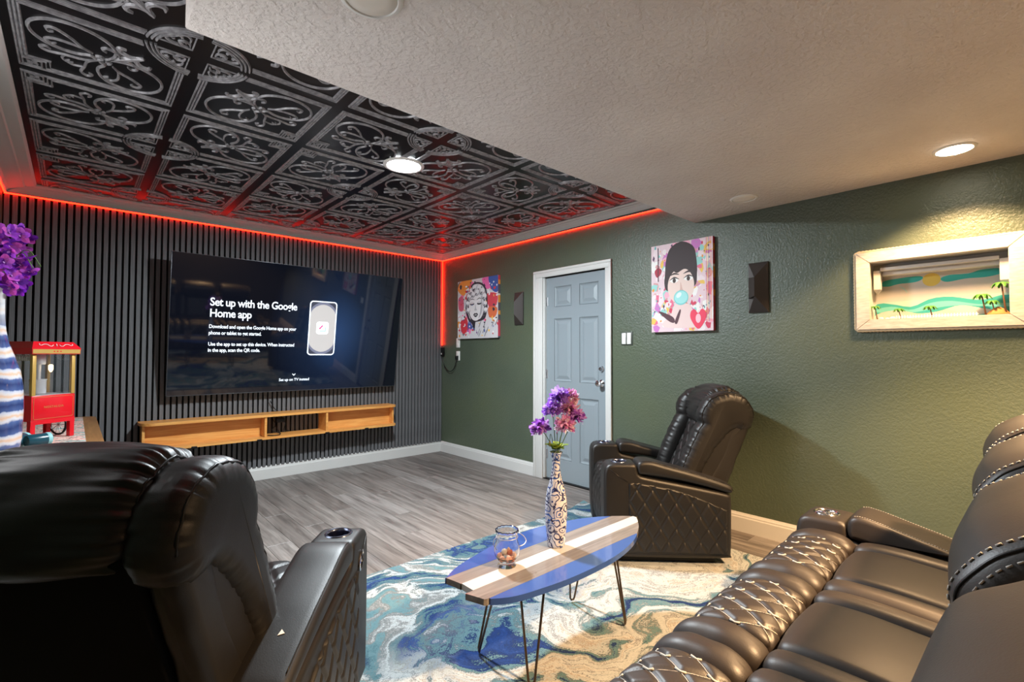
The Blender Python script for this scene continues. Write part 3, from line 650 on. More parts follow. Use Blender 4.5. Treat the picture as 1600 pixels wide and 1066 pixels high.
def sconce(y, z, label):
    t = thing('wall_sconce', label, 'sconce', (XR, y, z)); w, h, d = .066, .174, .085
    autosmooth(G().bev(-.014, -.001, -w, w, -h, h, .002).make('back_plate', SCONCE, t), 20)
    a = .11
    G().add([(-.014, -w, -h), (-.014, -w, h), (-d, 0, h-a), (-d, 0, -h+a)], [(0, 1, 2, 3)]).add([(-.018, -w+.004, -h+.006), (-.018, -w+.004, h-.006), (-d+.004, .002, h-a), (-d+.004, .002, -h+a)], [(3, 2, 1, 0)]).make('side_face', SCONCE, t)
    G().add([(-.014, w, -h+.10), (-.014, w, h-.10), (-d, 0, h-a), (-d, 0, -h+a)], [(3, 2, 1, 0)]).add([(-.018, w-.004, -h+.1), (-.018, w-.004, h-.1), (-d+.004, -.002, h-a), (-d+.004, -.002, -h+a)], [(0, 1, 2, 3)]).make('side_face', SCONCE, t)
    for s in (1, -1):
        V = [(-.014, -w, s*h), (-.014, w, s*h), (-d, 0, s*(h-a))]
        G().add(V, [(0, 1, 2) if s < 0 else (0, 2, 1)]).add([(v[0]+.003, v[1]*.96, v[2]-s*.005) for v in V], [(0, 2, 1) if s < 0 else (0, 1, 2)]).make('end_facet', SCONCE, t)
sconce(3.742, 1.735, 'black faceted wall sconce between the portrait and the door'); sconce(1.309, 1.715, 'black faceted wall sconce right of the pink canvas')
sw = thing('light_switch', 'white double light switch right of the door', 'switch', (XR, 2.391, 1.384))
autosmooth(G().bev(-.006, -.0005, -.058, .058, -.058, .058, .002).make('wall_plate', simple('dark plate', (66, 72, 64), .5), sw))
for y in (-.026, .026): autosmooth(G().bev(-.014, -.005, y-.021, y+.021, -.048, .048, .004).make('rocker', WHITE, sw))
for z, lb in ((1.385, 'white wall plate just under the black and white portrait'), (1.225, 'white outlet with plugged black cord below the black and white portrait')):
    t = thing('wall_outlet', lb, 'outlet', (XR, 4.848, z)); autosmooth(G().bev(-.007, -.0005, -.036, .036, -.058, .058, .002).make('wall_plate', WHITE, t))
    for dz in (-.026, .026): autosmooth(G().bev(-.010, -.006, -.018, .018, dz-.016, dz+.016, .003).make('socket', WHITE, t))
ct = thing('strip_controller', 'small black light-strip controller in the room corner', 'controller', (XR-.03, 5.15, 1.27))
autosmooth(G().bev(-.02, .02, -.02, .02, -.05, .06, .006).make('housing', DARK, ct)); G().bev(-.024, -.019, -.012, .0, -.03, -.01, .002).make('button', WHITE, ct)
kc = G().tube(ocrom([(3.47, 5.14, 1.22), (3.48, 5.10, 1.10), (3.48, 5.0, 1.03), (3.48, 4.90, 1.06), (3.485, 4.86, 1.14), (3.492, 4.85, 1.18)], 8), .005, 6); kc.bev(3.475, 3.505, 4.83, 4.865, 1.175, 1.225, .004)
tag(kc.make('black_cord', DARK, smooth=True), 'black looping cord from corner controller to wall outlet', 'cord')

# ------------------------------------------------------------------ shadow box niche
PALE = None
def m_white_wood():
    t = NT('whitewashed wood', rough=.55); c = t.coord(scale=(8, 8, 40)); t.color(t.ramp(t.noise(c, 3, 4), [(.3, L(190, 180, 166)), (.7, L(214, 206, 194))])); t.bump(t.noise(c, 3, 4), .08, .004); return t.m
WW = m_white_wood(); ROPE = simple('natural rope', (222, 196, 158), .8); CREAM = simple('niche paint', (196, 192, 186), .6)
nb = thing('shadow_box', 'whitewashed framed niche with painted beach scene and rope edge', 'shadow box', (XR, 0, 0))
fo = (.035, .745, 1.398, 1.86); fi = (.10, .676, 1.458, 1.797)
def mitre(a, b, c, d):
    g = G(); V = [(-.028, *p) for p in (a, b, c, d)]+[(-.0005, *p) for p in (a, b, c, d)]
    g.add(V, [(0, 1, 2, 3), (7, 6, 5, 4)]+[(i, 4+i, 4+(i+1) % 4, (i+1) % 4) for i in range(4)]); o = g.make('frame_rail', WW, nb)
    bm = bmesh.new(); bm.from_mesh(o.data); bmesh.ops.recalc_face_normals(bm, faces=bm.faces[:]); bmesh.ops.bevel(bm, geom=bm.edges[:], offset=.003, segments=2, affect='EDGES'); bm.to_mesh(o.data); bm.free(); autosmooth(o)
oA, oB, oC, oD = (fo[0], fo[2]), (fo[1], fo[2]), (fo[1], fo[3]), (fo[0], fo[3]); iA, iB, iC, iD = (fi[0], fi[2]), (fi[1], fi[2]), (fi[1], fi[3]), (fi[0], fi[3])
mitre(oA, oB, iB, iA); mitre(oB, oC, iC, iB); mitre(oC, oD, iD, iC); mitre(oD, oA, iA, iD)
rp = G()
loop = [(-.013, a, b) for a, b in rrect(fo[0]-.006, fo[1]+.006, fo[2]-.006, fo[3]+.006, .02, 4)]
dense = []
for i in range(len(loop)):
    a, b = Vector(loop[i]), Vector(loop[(i+1) % len(loop)]); n = max(1, int((b-a).length/.006)); dense += [a+(b-a)*k/n for k in range(n)]
rp.tube(dense, [.0085 if k % 3 else .0062 for k in range(len(dense))], 6, closed=True); rp.make('rope_edge', ROPE, nb, True)
bx = G(); D = .12
bx.box(0, D, NY0+.001, NY0+.010, NZ0, NZ1); bx.box(0, D, NY1-.010, NY1-.001, NZ0, NZ1); bx.box(0, D, NY0, NY1, NZ0+.0005, NZ0+.010); bx.box(0, D, NY0, NY1, NZ1-.010, NZ1-.001)
bx.box(D, D+.01, NY0+.001, NY1-.001, NZ0+.001, NZ1-.001); bx.make('box_lining', CREAM, nb)
bx2 = G(); bx2.bev(.03, .05, NY0+.05, NY1-.055, NZ1-.060, NZ1-.040, .003).bev(.06, D-.001, NY0+.05, NY1-.055, NZ1-.085, NZ1-.055, .003); autosmooth(bx2.make('valance', CREAM, nb))
for y0, y1 in ((NY0+.01, NY0+.05), (NY1-.055, NY1-.022)):
    autosmooth(G().bev(.03, .075, y0, y1, NZ1-.17, NZ1-.055, .003).add([(.03, y0, NZ1-.17), (.03, y1, NZ1-.17), (.075, y0, NZ1-.17), (.075, y1, NZ1-.17), (.05, (y0+y1)/2, NZ1-.2)], [(0, 1, 4), (1, 3, 4), (3, 2, 4), (2, 0, 4)]).make('corner_post', CREAM, nb), 20)
bk = G(); xx = [-D+.0005]; bw, bh = NY1-NY0-.02, NZ1-NZ0-.02
def qb(poly, c, smooth=True, n=None): P2(bk, xx, bw, bh, poly, c, n, smooth)
qb([(0, 0), (1, 0), (1, 1), (0, 1)], (176, 171, 165), False)
qb([(0, .30), (.3, .33), (.6, .31), (1, .36), (1, .18), (0, .18)], (150, 182, 172)); 
qb([(.02, .30), (.15, .28), (.3, .22), (.45, .34), (.6, .35), (.8, .27), (.98, .33), (.98, .05), (.02, .05)], (48, 150, 146))
qb([(.02, .21), (.15, .24), (.3, .17), (.45, .27), (.6, .28), (.8, .20), (.98, .2), (.98, .14), (.6, .2), (.3, .12), (.02, .15)], (100, 176, 170))
qb([(.05, .14), (.2, .17), (.35, .10), (.5, .12), (.65, .2), (.8, .14), (.9, .05), (.05, .04)], (176, 178, 172))
qb([(.06, .62), (.08, .70), (.2, .73), (.36, .74), (.39, .69), (.33, .64), (.2, .63), (.12, .60)], (44, 152, 148)); qb([(.52, .66), (.58, .71), (.72, .71), (.80, .75), (.92, .75), (.95, .68), (.85, .63), (.7, .63), (.57, .60)], (44, 152, 148))
qb(ellp(.455, .66, .068, .11, 18), (196, 172, 80)); qb([(.20, .60), (.25, .54), (.27, .46), (.24, .53)], (150, 186, 180))
bk.xform(Matrix.Translation((0, NY0+.01, NZ0+.01))); bk.make('painted_beach', PRINT, nb, usecol=True)
FROND = simple('palm green', (74, 132, 44), .6); TRUNK = simple('palm trunk', (104, 70, 44), .7); THATCH = simple('straw hut', (186, 128, 70), .8); SHELLW = simple('white shell', (236, 228, 216), .5)
def mini_palm(y, x, h, s, label):
    t = thing('miniature_palm', label, 'palm', (XR+x, y, NZ0+.010)); t['group'] = 'miniature palms in the niche'
    G().tube([(0, 0, 0), (0, .006*s, h*.5), (0, .012*s, h)], [.004*s, .003*s, .0028*s], 6).make('trunk', TRUNK, t, True)
    for k in range(8):
        a = 2*PI*k/8+.3; g = G(); r = .036*s; u = Vector((math.cos(a), math.sin(a), 0)); w = Vector((-math.sin(a), math.cos(a), 0)); V = []
        for i in range(5):
            tt = i/4; c = Vector((0, .012*s, h))+u*r*tt+Vector((0, 0, .014*s*math.sin(PI*tt*.8)-.022*s*tt*tt)); ww = .009*s*math.sin(PI*(.12+.8*tt)); V += [c-w*ww, c+Vector((0, 0, .003)), c+w*ww]
        g.add(V, [(3*i+j, 3*i+j+1, 3*i+j+4, 3*i+j+3) for i in range(4) for j in (0, 1)]); g.make('frond', FROND, t)
mini_palm(.652, .03, .075, .8, 'thin miniature palm at the left end of the niche'); mini_palm(.545, .06, .055, .85, 'low miniature palm second from left in the niche')
mini_palm(.405, .06, .06, .95, 'miniature palm in the middle of the niche'); mini_palm(.190, .055, .105, 1.15, 'tall miniature palm left of the straw hut in the niche')
mini_palm(.155, .05, .07, .9, 'short miniature palm standing in front of the straw hut'); mini_palm(.115, .05, .16, 1.2, 'tallest miniature palm at the right end of the niche')
hut = G(); hut.lathe([(.046, 0), (.044, .012), (.03, .03), (.012, .043), (.003, .048)], 16, (XR+.075, .145, NZ0+.010)); tag(hut.make('straw_hut', THATCH, smooth=True), 'domed straw hut at the right end of the niche', 'hut')
fn = thing('picket_fence', 'tiny white picket fence along the front of the niche', 'fence', (XR+.04, 0, NZ0+.010))
for k in range(28):
    y = .222+k*.0125; G().prism([(y, 0), (y+.007, 0), (y+.007, .018), (y+.0035, .024), (y, .018)], 0, .003, axis='x').make('picket', SHELLW, fn)
G().box(.003, .005, .218, .565, .010, .014).make('rail', SHELLW, fn)
for k, (y, s) in enumerate(((.635, .014), (.605, .011), (.58, .015), (.50, .009))):
    g = G().sphere((XR+.035, y, NZ0+.010+s*.55), (s*.8, s, s*.6), 10, 6); tag(g.make('white_shell', SHELLW, smooth=True), ['white pebble shell at the far left of the niche', 'smaller white shell second from left in the niche', 'rounded white shell left of the tiny fence', 'tiny white shell behind the picket fence'][k], 'shell', 'shells in the niche')
# ------------------------------------------------------------------ recliners
def cut_cup(o, x, y, z, r, depth):
    c = G().lathe([(r, -depth), (r, .1)], 32, (x, y, z)).make('cutter', LEATHER)
    c.parent = o.parent; m = o.modifiers.new('b', 'BOOLEAN'); m.operation = 'DIFFERENCE'; m.object = c; m.solver = 'EXACT'
    bpy.context.view_layer.update(); me = bpy.data.meshes.new_from_object(o.evaluated_get(bpy.context.evaluated_depsgraph_get()))
    o.modifiers.clear(); o.data = me; bpy.data.objects.remove(c); autosmooth(o, 55)
def cup_holder(x, y, z, r, parent, mat_in):
    t = G().lathe([(r-.002, -.07), (r-.001, -.004), (r+.001, .003), (r+.005, .005), (r+.009, .003), (r+.010, -.001)], 36, (x, y, z), cap0=True, cap1=False)
    if mat_in is CUPB: t.I = [0 if k < 36 or k >= 180 else 1 for k in range(len(t.F))]; t.I[-1] = 0; mat_in = [CUPDARK, CUPB]
    return autosmooth(t.make('cup_holder', mat_in, parent), 50)
CUPDARK = simple('dark blue cup', (14, 18, 40), .25)
CUPB = NT('blue cup ring', L(120, 128, 150), .22, .9).m
def arm_body(D, top=.59, pad0=.19, zb=.42):
    return [(-.03, .05), (-.005, .08), (.004, .20), (.006, .38), (.004, top-.06), (-.012, top-.015), (-.045, top), (-.10, top+.002), (-pad0+.012, top), (-pad0, top-.015), (-pad0-.008, top-.055), (-pad0-.03, top-.07), (-D*.55, top-.105), (-D*.8, zb+.03), (-D+.01, zb), (-D, zb-.03), (-D, .25), (-D+.005, .08), (-D+.03, .05), (-D*.5, .045)]
def arm_pad(D, top=.59, pad0=.19, zb=.42, lift=.012):
    return [(-pad0-.004, top-.045), (-pad0-.002, top-.01), (-pad0-.02, top+lift), (-pad0-.08, top+lift+.002), (-D*.5, top-.012), (-D*.7, top-.05), (-D*.9, zb+.075), (-D-.002, zb+.045), (-D-.004, zb+.012), (-D+.02, zb+.01), (-D*.8, zb+.045), (-D*.55, top-.085), (-pad0-.05, top-.062), (-pad0-.015, top-.06)]
def piping(P, idx, t0, t1, name, parent, mat, r=.0028, lift=.001):
    n = 40; x = P.xs[idx]
    pts = [P.at(x, t0+(t1-t0)*i/n, lift) for i in range(n+1)]
    return G().tube(pts, r, 6).make(name, mat, parent, True)
def make_recliner(label, controls=True):
    t = thing('leather_recliner', label, 'recliner')
    LM = LEATHER; D = .735
    for s in (1, -1):
        x0, x1 = sorted((s*.238, s*.40))
        ab = Pillow(arm_body(D), x0, x1, .022, M=110, nx=6).make('arm', LM, t); cut_cup(ab, s*.319, -.095, .592, .040, .09)
        cup_holder(s*.319, -.095, .592, .039, ab, CUPB)
        ap = Pillow(arm_pad(D), x0-.003, x1+.003, .02, M=90, nx=8, crown=.004); po = ap.make('arm_pad', LM, t)
        G().tube([ap.at(x1-.012 if s > 0 else x0+.012, ap.sof(-.21, .602)+(ap.sof(-.70, .48)-ap.sof(-.21, .602))*i/24, .0012) for i in range(25)], .0016, 5).make('seam', PIPING, po, True)
        # quilted outer side
        ny, nz = 116, 84; V = []; Fc = []
        for i in range(ny+1):
            y = -.135-.575*i/ny; zt = np.interp(-y, [.13, .2, .4, .55, .70], [.485, .485, .45, .40, .335]); zb_ = .075
            for j in range(nz+1):
                z = zb_+(zt-zb_)*j/nz; p = y/.092+z/.15; q = y/.092-z/.15
                dd = .009*max(math.exp(-((p-round(p))/.09)**2), math.exp(-((q-round(q))/.09)**2)); edge = min(i, ny-i, j, nz-j); b = .0095-dd if edge > 1 else (.002 if edge == 1 else -.006)
                V.append((s*(.40+b), y, z))
        for i in range(ny):
            for j in range(nz): a = i*(nz+1)+j; Fc.append((a, a+1, a+nz+2, a+nz+1) if s < 0 else (a, a+nz+1, a+nz+2, a+1))
        mk('quilted_side', V, Fc, LM, t, True)
        G().tube([(s*.401, -.03, .56), (s*.4025, -.08, .52), (s*.4025, -.132, .488)], .0016, 5).make('seam', PIPING, ab, True)
    for ch in t.children:
        for o_ in (ch, *ch.children):
            for v in o_.data.vertices: v.co.x -= math.copysign(.0*max(0, -v.co.y), v.co.x)
    Pillow([(-.02, .10), (.002, .2), (.0, .34), (-.03, .415), (-.08, .425), (-.11, .3), (-.09, .09)], -.237, .237, .02, M=70, nx=46, disp=diamonds(.11, .14, .006)).make('footrest', LM, t)
    Pillow([(-.015, .43), (-.05, .478), (-.2, .492), (-.45, .475), (-.58, .46), (-.62, .40), (-.3, .36), (-.04, .37)], -.237, .237, .02, M=150, nx=60, disp=diamonds(.10, .16, .010)).make('seat', LM, t)
    G().bev(-.242, .242, -.68, -.08, .05, .37, .01).make('base', LM, t); G().bev(-.33, .33, -.66, -.06, .0, .055, .006).make('floor_rail', BLACKMETAL, t)
    Pillow([(-.50, .42), (-.55, .55), (-.62, .70), (-.675, .82), (-.76, .84), (-.74, .70), (-.68, .5), (-.60, .38)], -.15, .15, .02, M=150, nx=46, disp=diamonds(.10, .13, .008)).make('backrest', LM, t)
    hc = Pillow([(-.665, .80), (-.648, .88), (-.672, .965), (-.745, 1.025), (-.84, 1.022), (-.915, .955), (-.93, .87), (-.905, .815), (-.83, .79), (-.74, .785)], -.190, .190, .05, M=300, nx=30, crown=.012, wr=.0055, wl=.05, wf=170, seed=3); ho = hc.make('headrest', LM, t)
    for k in (2, -3): piping(hc, k, hc.sof(-.66, .82), hc.sof(-.92, .83), 'seam', ho, PIPING)
    for s in (1, -1):
        x0, x1 = sorted((s*.150, s*.292))
        cane = [(-.435, .345), (-.455, .44), (-.487, .55), (-.55, .70), (-.590, .785), (-.602, .83), (-.612, .89), (-.648, .952), (-.72, .995), (-.82, .998), (-.895, .95), (-.925, .87), (-.905, .80), (-.855, .775), (-.80, .78), (-.74, .72), (-.69, .66), (-.62, .54), (-.55, .40), (-.50, .32)]
        ln = crom(cane, 20)[3]
        tmp = Pillow(cane, x0, x1, .05, M=40); sc0 = tmp.sof(-.600, .805)
        wg = Pillow(cane, x0, x1, .05, M=300, nx=12, crown=.008, wr=.0032, wl=.03, wf=170, seed=9, disp=lambda x, t_, P: -.013*np.exp(-((t_-sc0)/.018)**2)+0*x); o = wg.make('back_wing', LM, t)
        piping(wg, -4 if s > 0 else 3, wg.sof(-.47, .48), wg.sof(-.925, .85), 'seam', o, PIPING)
        x0, x1 = sorted((s*.17, s*.270))
        Pillow([(-.46, .38), (-.52, .58), (-.58, .72), (-.64, .82), (-.72, .88), (-.80, .90), (-.86, .86), (-.82, .66), (-.70, .40), (-.60, .33)], x0, x1, .02, M=80, nx=6, wr=.002, wl=.04, wf=60, seed=6).make('wing_side', LM, t)
        x0, x1 = sorted((s*.19, s*.272))
        Pillow([(-.57, .34), (-.72, .62), (-.80, .82), (-.86, .84), (-.90, .82), (-.86, .70), (-.72, .36), (-.66, .30)], x0, x1, .025, M=90, nx=8, crown=.006, wr=.002, wl=.05, seed=4).make('rear_bolster', LM, t)
    Pillow([(-.58, .36), (-.80, .80), (-.84, .86), (-.905, .85), (-.91, .80), (-.76, .42), (-.70, .28), (-.62, .28)], -.197, .197, .012, M=80, nx=8).make('rear_panel', BACKING, t)
    if controls:
        c = G(); c.lathe([(.026, 0), (.027, .004), (.021, .006), (.020, .003)], 28, cap1=True); c.xform(Matrix.Translation((.401, -.105, .50)) @ Matrix.Rotation(-.5, 4, 'X') @ Matrix.Diagonal((1, .72, 1.35, 1)) @ Matrix.Rotation(PI/2, 4, 'Y')); cp = autosmooth(c.make('control_panel', CHROME, t))
        for dz in (-.012, .012): autosmooth(G().lathe([(.007, 0), (.007, .004), (.005, .005)], 12).xform(Matrix.Translation((.405, -.105, .50+dz)) @ Matrix.Rotation(PI/2, 4, 'Y')).make('button', DARK, cp))
    return t
rec = make_recliner('black leather recliner seen from behind at the lower left')
def place(o, x, y, az): o.location = (x, y, .0095); o.rotation_euler = (0, 0, math.radians(az-90))
place(rec, .535, 1.995, 50); rec['group'] = 'black leather recliners'
rec2 = copy_tree(rec); rec2['label'] = 'black leather recliner seen from its side by the green wall'; place(rec2, 2.616, 2.028, 135)

fwd = Vector((math.cos(math.radians(50)), math.sin(math.radians(50)), 0)); PF_LOC = Vector((.535, 1.995, 0))+fwd*-.53+Vector((fwd.y, -fwd.x, 0))*.325+Vector((0, 0, .560))
# ------------------------------------------------------------------ sofa
sofa = thing('reclining_sofa', 'long black leather theater sofa with white diamond stitching, lower right', 'sofa', (0, .725, .0095), math.radians(1.5))
LB = LEATHER_B
SOFX = (2.145, 1.575, 1.005, .435)
def seat_unit(x):
    made = []
    def keep(o): o.location.x = x; made.append(o); return o
    foot = [(-.255, .40), (-.245, .455), (-.18, .476), (-.09, .468), (-.03, .43), (-.002, .34), (.004, .22), (-.015, .11), (-.06, .075), (-.2, .08), (-.25, .2)]
    for k, (a, b) in enumerate(((-.283, -.172), (.172, .283))):
        keep(Pillow(foot, a, b, .035, M=110, nx=10, crown=.012, wr=.0028, wl=.03, wf=45, seed=20+k).make('footrest_bolster', LB, sofa))
    A, B = .082, .125
    q = Pillow([(y, z+.004) for y, z in foot], -.178, .178, .022, M=170, nx=64, crown=.006); s0 = q.sof(-.16, .476)
    q = Pillow([(y, z+.004) for y, z in foot], -.178, .178, .022, M=170, nx=64, crown=.006, disp=diamonds(A, B, .0085, .10, s0)); qo = keep(q.make('quilted_footrest', LB, sofa))
    g = G(); sa, sb = q.sof(-.245, .45), q.sof(.0, .16); lo, hi = min(sa, sb), max(sa, sb)
    for i in range(-8, 9):
        for sg in (1, -1):
            # line x/A + sg*(t-s0)/B = i
            run = []
            for k in range(61):
                tt = lo+(hi-lo)*k/60; xx = A*(i-sg*(tt-s0)/B)
                if abs(xx) < .170: run.append(q.at(xx, tt, .0006))
                else:
                    if len(run) > 2: g.tube(run, .0011, 4)
                    run = []
            if len(run) > 2: g.tube(run, .0011, 4)
    for i in range(-6, 7):
        for j in range(-6, 7):
            if (i+j) % 2: continue
            xx, tt = A*i/2, s0+B*j/2
            if abs(xx) < .165 and lo+.01 < tt < hi-.01: g.tube([q.at(xx, tt+dt, .0014) for dt in (-.014, 0, .014)], .0030, 6)
    so = g.make('stitching', STITCH, qo, True); so['kind'] = 'stuff'
    seat = [(-.262, .37), (-.268, .44), (-.30, .468), (-.42, .474), (-.62, .462), (-.78, .45), (-.82, .40), (-.6, .34), (-.3, .34)]
    keep(Pillow(seat, -.178, .178, .03, M=90, nx=22, crown=.010, wr=.0012, wl=.06, wf=16, seed=31).make('seat_panel', LB, sofa))
    for k, (a, b) in enumerate(((-.283, -.176), (.176, .283))):
        keep(Pillow(seat, a, b, .032, M=90, nx=10, crown=.008, wr=.0012, wl=.04, wf=18, seed=33+k).make('seat_strip', LB, sofa))
    back = [(-.72, .44), (-.745, .58), (-.80, .74), (-.85, .84), (-.93, .86), (-.96, .80), (-.92, .60), (-.86, .42)]
    bk_ = Pillow(back, -.16, .16, .03, M=120, nx=30, crown=.01, disp=diamonds(.082, .125, .006, .1)); bo = keep(bk_.make('backrest', LB, sofa))
    g = G(); t0 = bk_.sof(-.745, .58)
    for i in range(-3, 4):
        for j in range(-3, 4):
            if (i+j) % 2: continue
            xx, tt = .082*i/2, .125*(round(t0/.125)+j/2)
            if abs(xx) < .14: g.tube([bk_.at(xx, tt+d_, .0014) for d_ in (-.013, 0, .013)], .0030, 6)
    g.make('stitching', STITCH, bo, True)['kind'] = 'stuff'
    for k, (a, b) in enumerate(((-.280, -.155), (.155, .280))):
        keep(Pillow([(y+.03 if y > -.9 else y, z) for y, z in back], a, b, .045, M=110, nx=10, crown=.012, wr=.004, wl=.04, wf=40, seed=40+k).make('back_bolster', LB, sofa))
    hr = [(-.76, .80), (-.695, .86), (-.668, .93), (-.685, .99), (-.745, 1.035), (-.83, 1.048), (-.92, 1.02), (-.955, .93), (-.93, .82), (-.82, .785)]
    h = Pillow(hr, -.240, .240, .036, M=150, nx=40, crown=.014, wr=.0022, wl=.07, wf=50, seed=50, ne=8); h2 = keep(h.make('headrest', LB, sofa))
    g = G()
    for e in (0, 1):
        for st, lift in ((7, .0012), (3, .0012)):
            idx = st if e == 0 else len(h.xs)-1-st; ring_ = [Vector(v) for v in h.V[idx]]; ctr = sum(ring_, Vector())/len(ring_)
            ring_ = [p+(p-ctr).normalized()*lift+Vector((-.0008 if e == 0 else .0008, 0, 0))*(st < 5) for p in ring_]; d = [0]
            for a, b in zip(ring_, ring_[1:]+ring_[:1]): d.append(d[-1]+(b-a).length)
            n = int(d[-1]/.0115); rr_ = ring_+ring_[:1]
            def pos(s_):
                k = min(max(0, int(np.searchsorted(d, s_))-1), len(rr_)-2); f = (s_-d[k])/max(1e-9, d[k+1]-d[k]); return rr_[k].lerp(rr_[k+1], f)
            for k in range(n): g.tube([pos(k*d[-1]/n), pos(k*d[-1]/n+.0064)], .0012, 5)
        idx = 5 if e == 0 else len(h.xs)-6; G().tube([tuple(v) for v in h.V[idx]], .0022, 6, closed=True).make('seam', PIPING, h2, True)
    g.make('stitching', STITCH, h2, True)['kind'] = 'stuff'
    return made
base_parts = seat_unit(SOFX[0])
for x in SOFX[1:]:
    for o in base_parts:
        c = copy_tree(o, sofa); c.location.x = x
        if x < .6 and o.name.startswith('headrest'):
            for k in list(c.children): bpy.data.objects.remove(k)
for x in SOFX: G().bev(x-.283, x+.283, -.95, -.06, .05, .35, .01).make('base', LB, sofa); G().bev(x-.275, x+.275, -1.0, -.86, .30, .86, .03).make('rear_panel', LB, sofa)
G().bev(.16, 2.43, -.9, -.10, 0, .055, .005).make('floor_rail', BLACKMETAL, sofa)
for x0, x1 in ((2.436, 2.650), (-.07, .144)):
    D2 = .90; a = Pillow([(y-.03, z) for y, z in arm_body(D2, .52, .19, .43)], x0, x1, .022, M=110, nx=6).make('arm', LB, sofa)
    cx = (x0+x1)/2; cut_cup(a, cx, -.125, .522, .043, .09); cup_holder(cx, -.125, .522, .042, a, CHROME)
    ap = Pillow([(y-.03, z) for y, z in arm_pad(D2, .52, .19, .43, .03)], x0-.004, x1+.004, .02, M=90, nx=8, crown=.004); po = ap.make('arm_pad', LB, sofa)
    for xx in (x0+.016, x1-.016): 
        ts = ap.sof(-.25, .54); te = ap.sof(-.75, .49); g = G()
        for k in range(60): g.tube([ap.at(xx, ts+(te-ts)*k/60, .001), ap.at(xx, ts+(te-ts)*(k+.55)/60, .001)], .0010, 4)
        g.make('stitching', STITCH, po, True)['kind'] = 'stuff'

# ------------------------------------------------------------------ rug
def m_rug():
    t = NT('marbled rug', rough=.95, spec=.15); c = t.coord('Object', rot=(0, 0, .5))
    w1 = t.new('ShaderNodeTexNoise', i_Scale=1.5, i_Detail=3); t.link(c, w1.inputs['Vector'])
    sc = t.new('ShaderNodeVectorMath', operation='SCALE'); sc.inputs['Scale'].default_value = 1.1; t.link(w1.outputs['Color'], sc.inputs[0])
    ad = t.new('ShaderNodeVectorMath', operation='ADD'); t.link(c, ad.inputs[0]); t.link(sc.outputs[0], ad.inputs[1])
    mp = t.new('ShaderNodeMapping'); mp.inputs['Scale'].default_value = (1.0, 2.6, 1); t.link(ad.outputs[0], mp.inputs[0])
    n = t.noise(mp.outputs[0], 1.5, 8, .58, .5)
    gr = t.noise(t.coord('Object'), 170, 2, .6)
    nn = t.math('ADD', n, t.math('MULTIPLY', t.math('SUBTRACT', gr, .5), .10))
    white, grey, teal, navy, lt, taupe = L(176, 180, 180), L(106, 108, 108), L(82, 111, 118), L(34, 50, 90), L(168, 178, 180), L(150, 138, 124)
    sea = t.ramp(nn, [(.0, navy), (.33, navy), (.355, teal), (.41, L(102, 136, 142)), (.425, grey), (.455, L(140, 144, 144)), (.465, white), (.49, lt), (.50, grey), (.525, teal), (.55, L(70, 102, 114)), (.565, navy), (.60, L(40, 68, 126)), (.61, teal), (.65, grey), (.665, white), (.70, lt), (.72, grey), (.8, teal)])
    foam = t.ramp(nn, [(.0, navy), (.355, navy), (.375, teal), (.40, L(102, 136, 142)), (.41, grey), (.43, lt), (.44, white), (.475, L(190, 196, 196)), (.485, grey), (.50, white), (.53, L(196, 198, 194)), (.54, taupe), (.555, white), (.58, lt), (.59, grey), (.605, teal), (.625, L(102, 136, 142)), (.64, navy), (.70, L(40, 68, 126)), (.74, grey)])
    sp = t.new('ShaderNodeSeparateXYZ'); t.link(t.coord('Object'), sp.inputs[0])
    yy = t.math('ADD', t.math('ADD', sp.outputs[1], t.math('MULTIPLY', sp.outputs[0], -.05)), t.math('MULTIPLY', t.math('SUBTRACT', w1.outputs['Fac'], .5), 1.2))
    mr = t.new('ShaderNodeMapRange'); t.link(yy, mr.inputs[0]); mr.inputs[1].default_value = 1.62; mr.inputs[2].default_value = 1.86
    col = t.mix(mr.outputs[0], foam, sea)
    fine = t.noise(t.coord('Object'), 420, 2)
    col = t.mix(.55, col, t.ramp(fine, [(.3, (.55, .55, .55)), (.7, (1, 1, 1))]), 'MULTIPLY')
    t.color(col); t.bump(t.math('ADD', gr, t.math('MULTIPLY', fine, .6)), .5, .004); return t.m
RUG = m_rug()
rg_ = G(); rx0, rx1, ry0, ry1 = .15, 3.13, .12, 2.56; nxr, nyr = 40, 32; V = []; Fc = []
def rz_(x, y):
    d = math.hypot(rx1-x, ry1-y); return .009+(.035*math.exp(-(d/.11)**2))
for k, dz in enumerate((0, -.007)):
    for j in range(nyr+1):
        for i in range(nxr+1):
            x = rx0+(rx1-rx0)*i/nxr; y = ry0+(ry1-ry0)*j/nyr; V.append((x, y, rz_(x, y)+dz))
N1 = (nxr+1)*(nyr+1)
for j in range(nyr):
    for i in range(nxr): a = j*(nxr+1)+i; Fc.append((a, a+1, a+nxr+2, a+nxr+1)); Fc.append((N1+a, N1+a+nxr+1, N1+a+nxr+2, N1+a+1))
ed = [j for j in range(nxr+1)]+[(k+1)*(nxr+1)-1 for k in range(1, nyr+1)]+[nyr*(nxr+1)+i for i in range(nxr-1, -1, -1)]+[k*(nxr+1) for k in range(nyr-1, 0, -1)]
for a, b in zip(ed, ed[1:]+ed[:1]): Fc.append((a, N1+a, N1+b, b))
rug = mk('area_rug', V, Fc, RUG); tag(rug, 'marbled blue, white and grey rug under the surfboard table', 'rug')

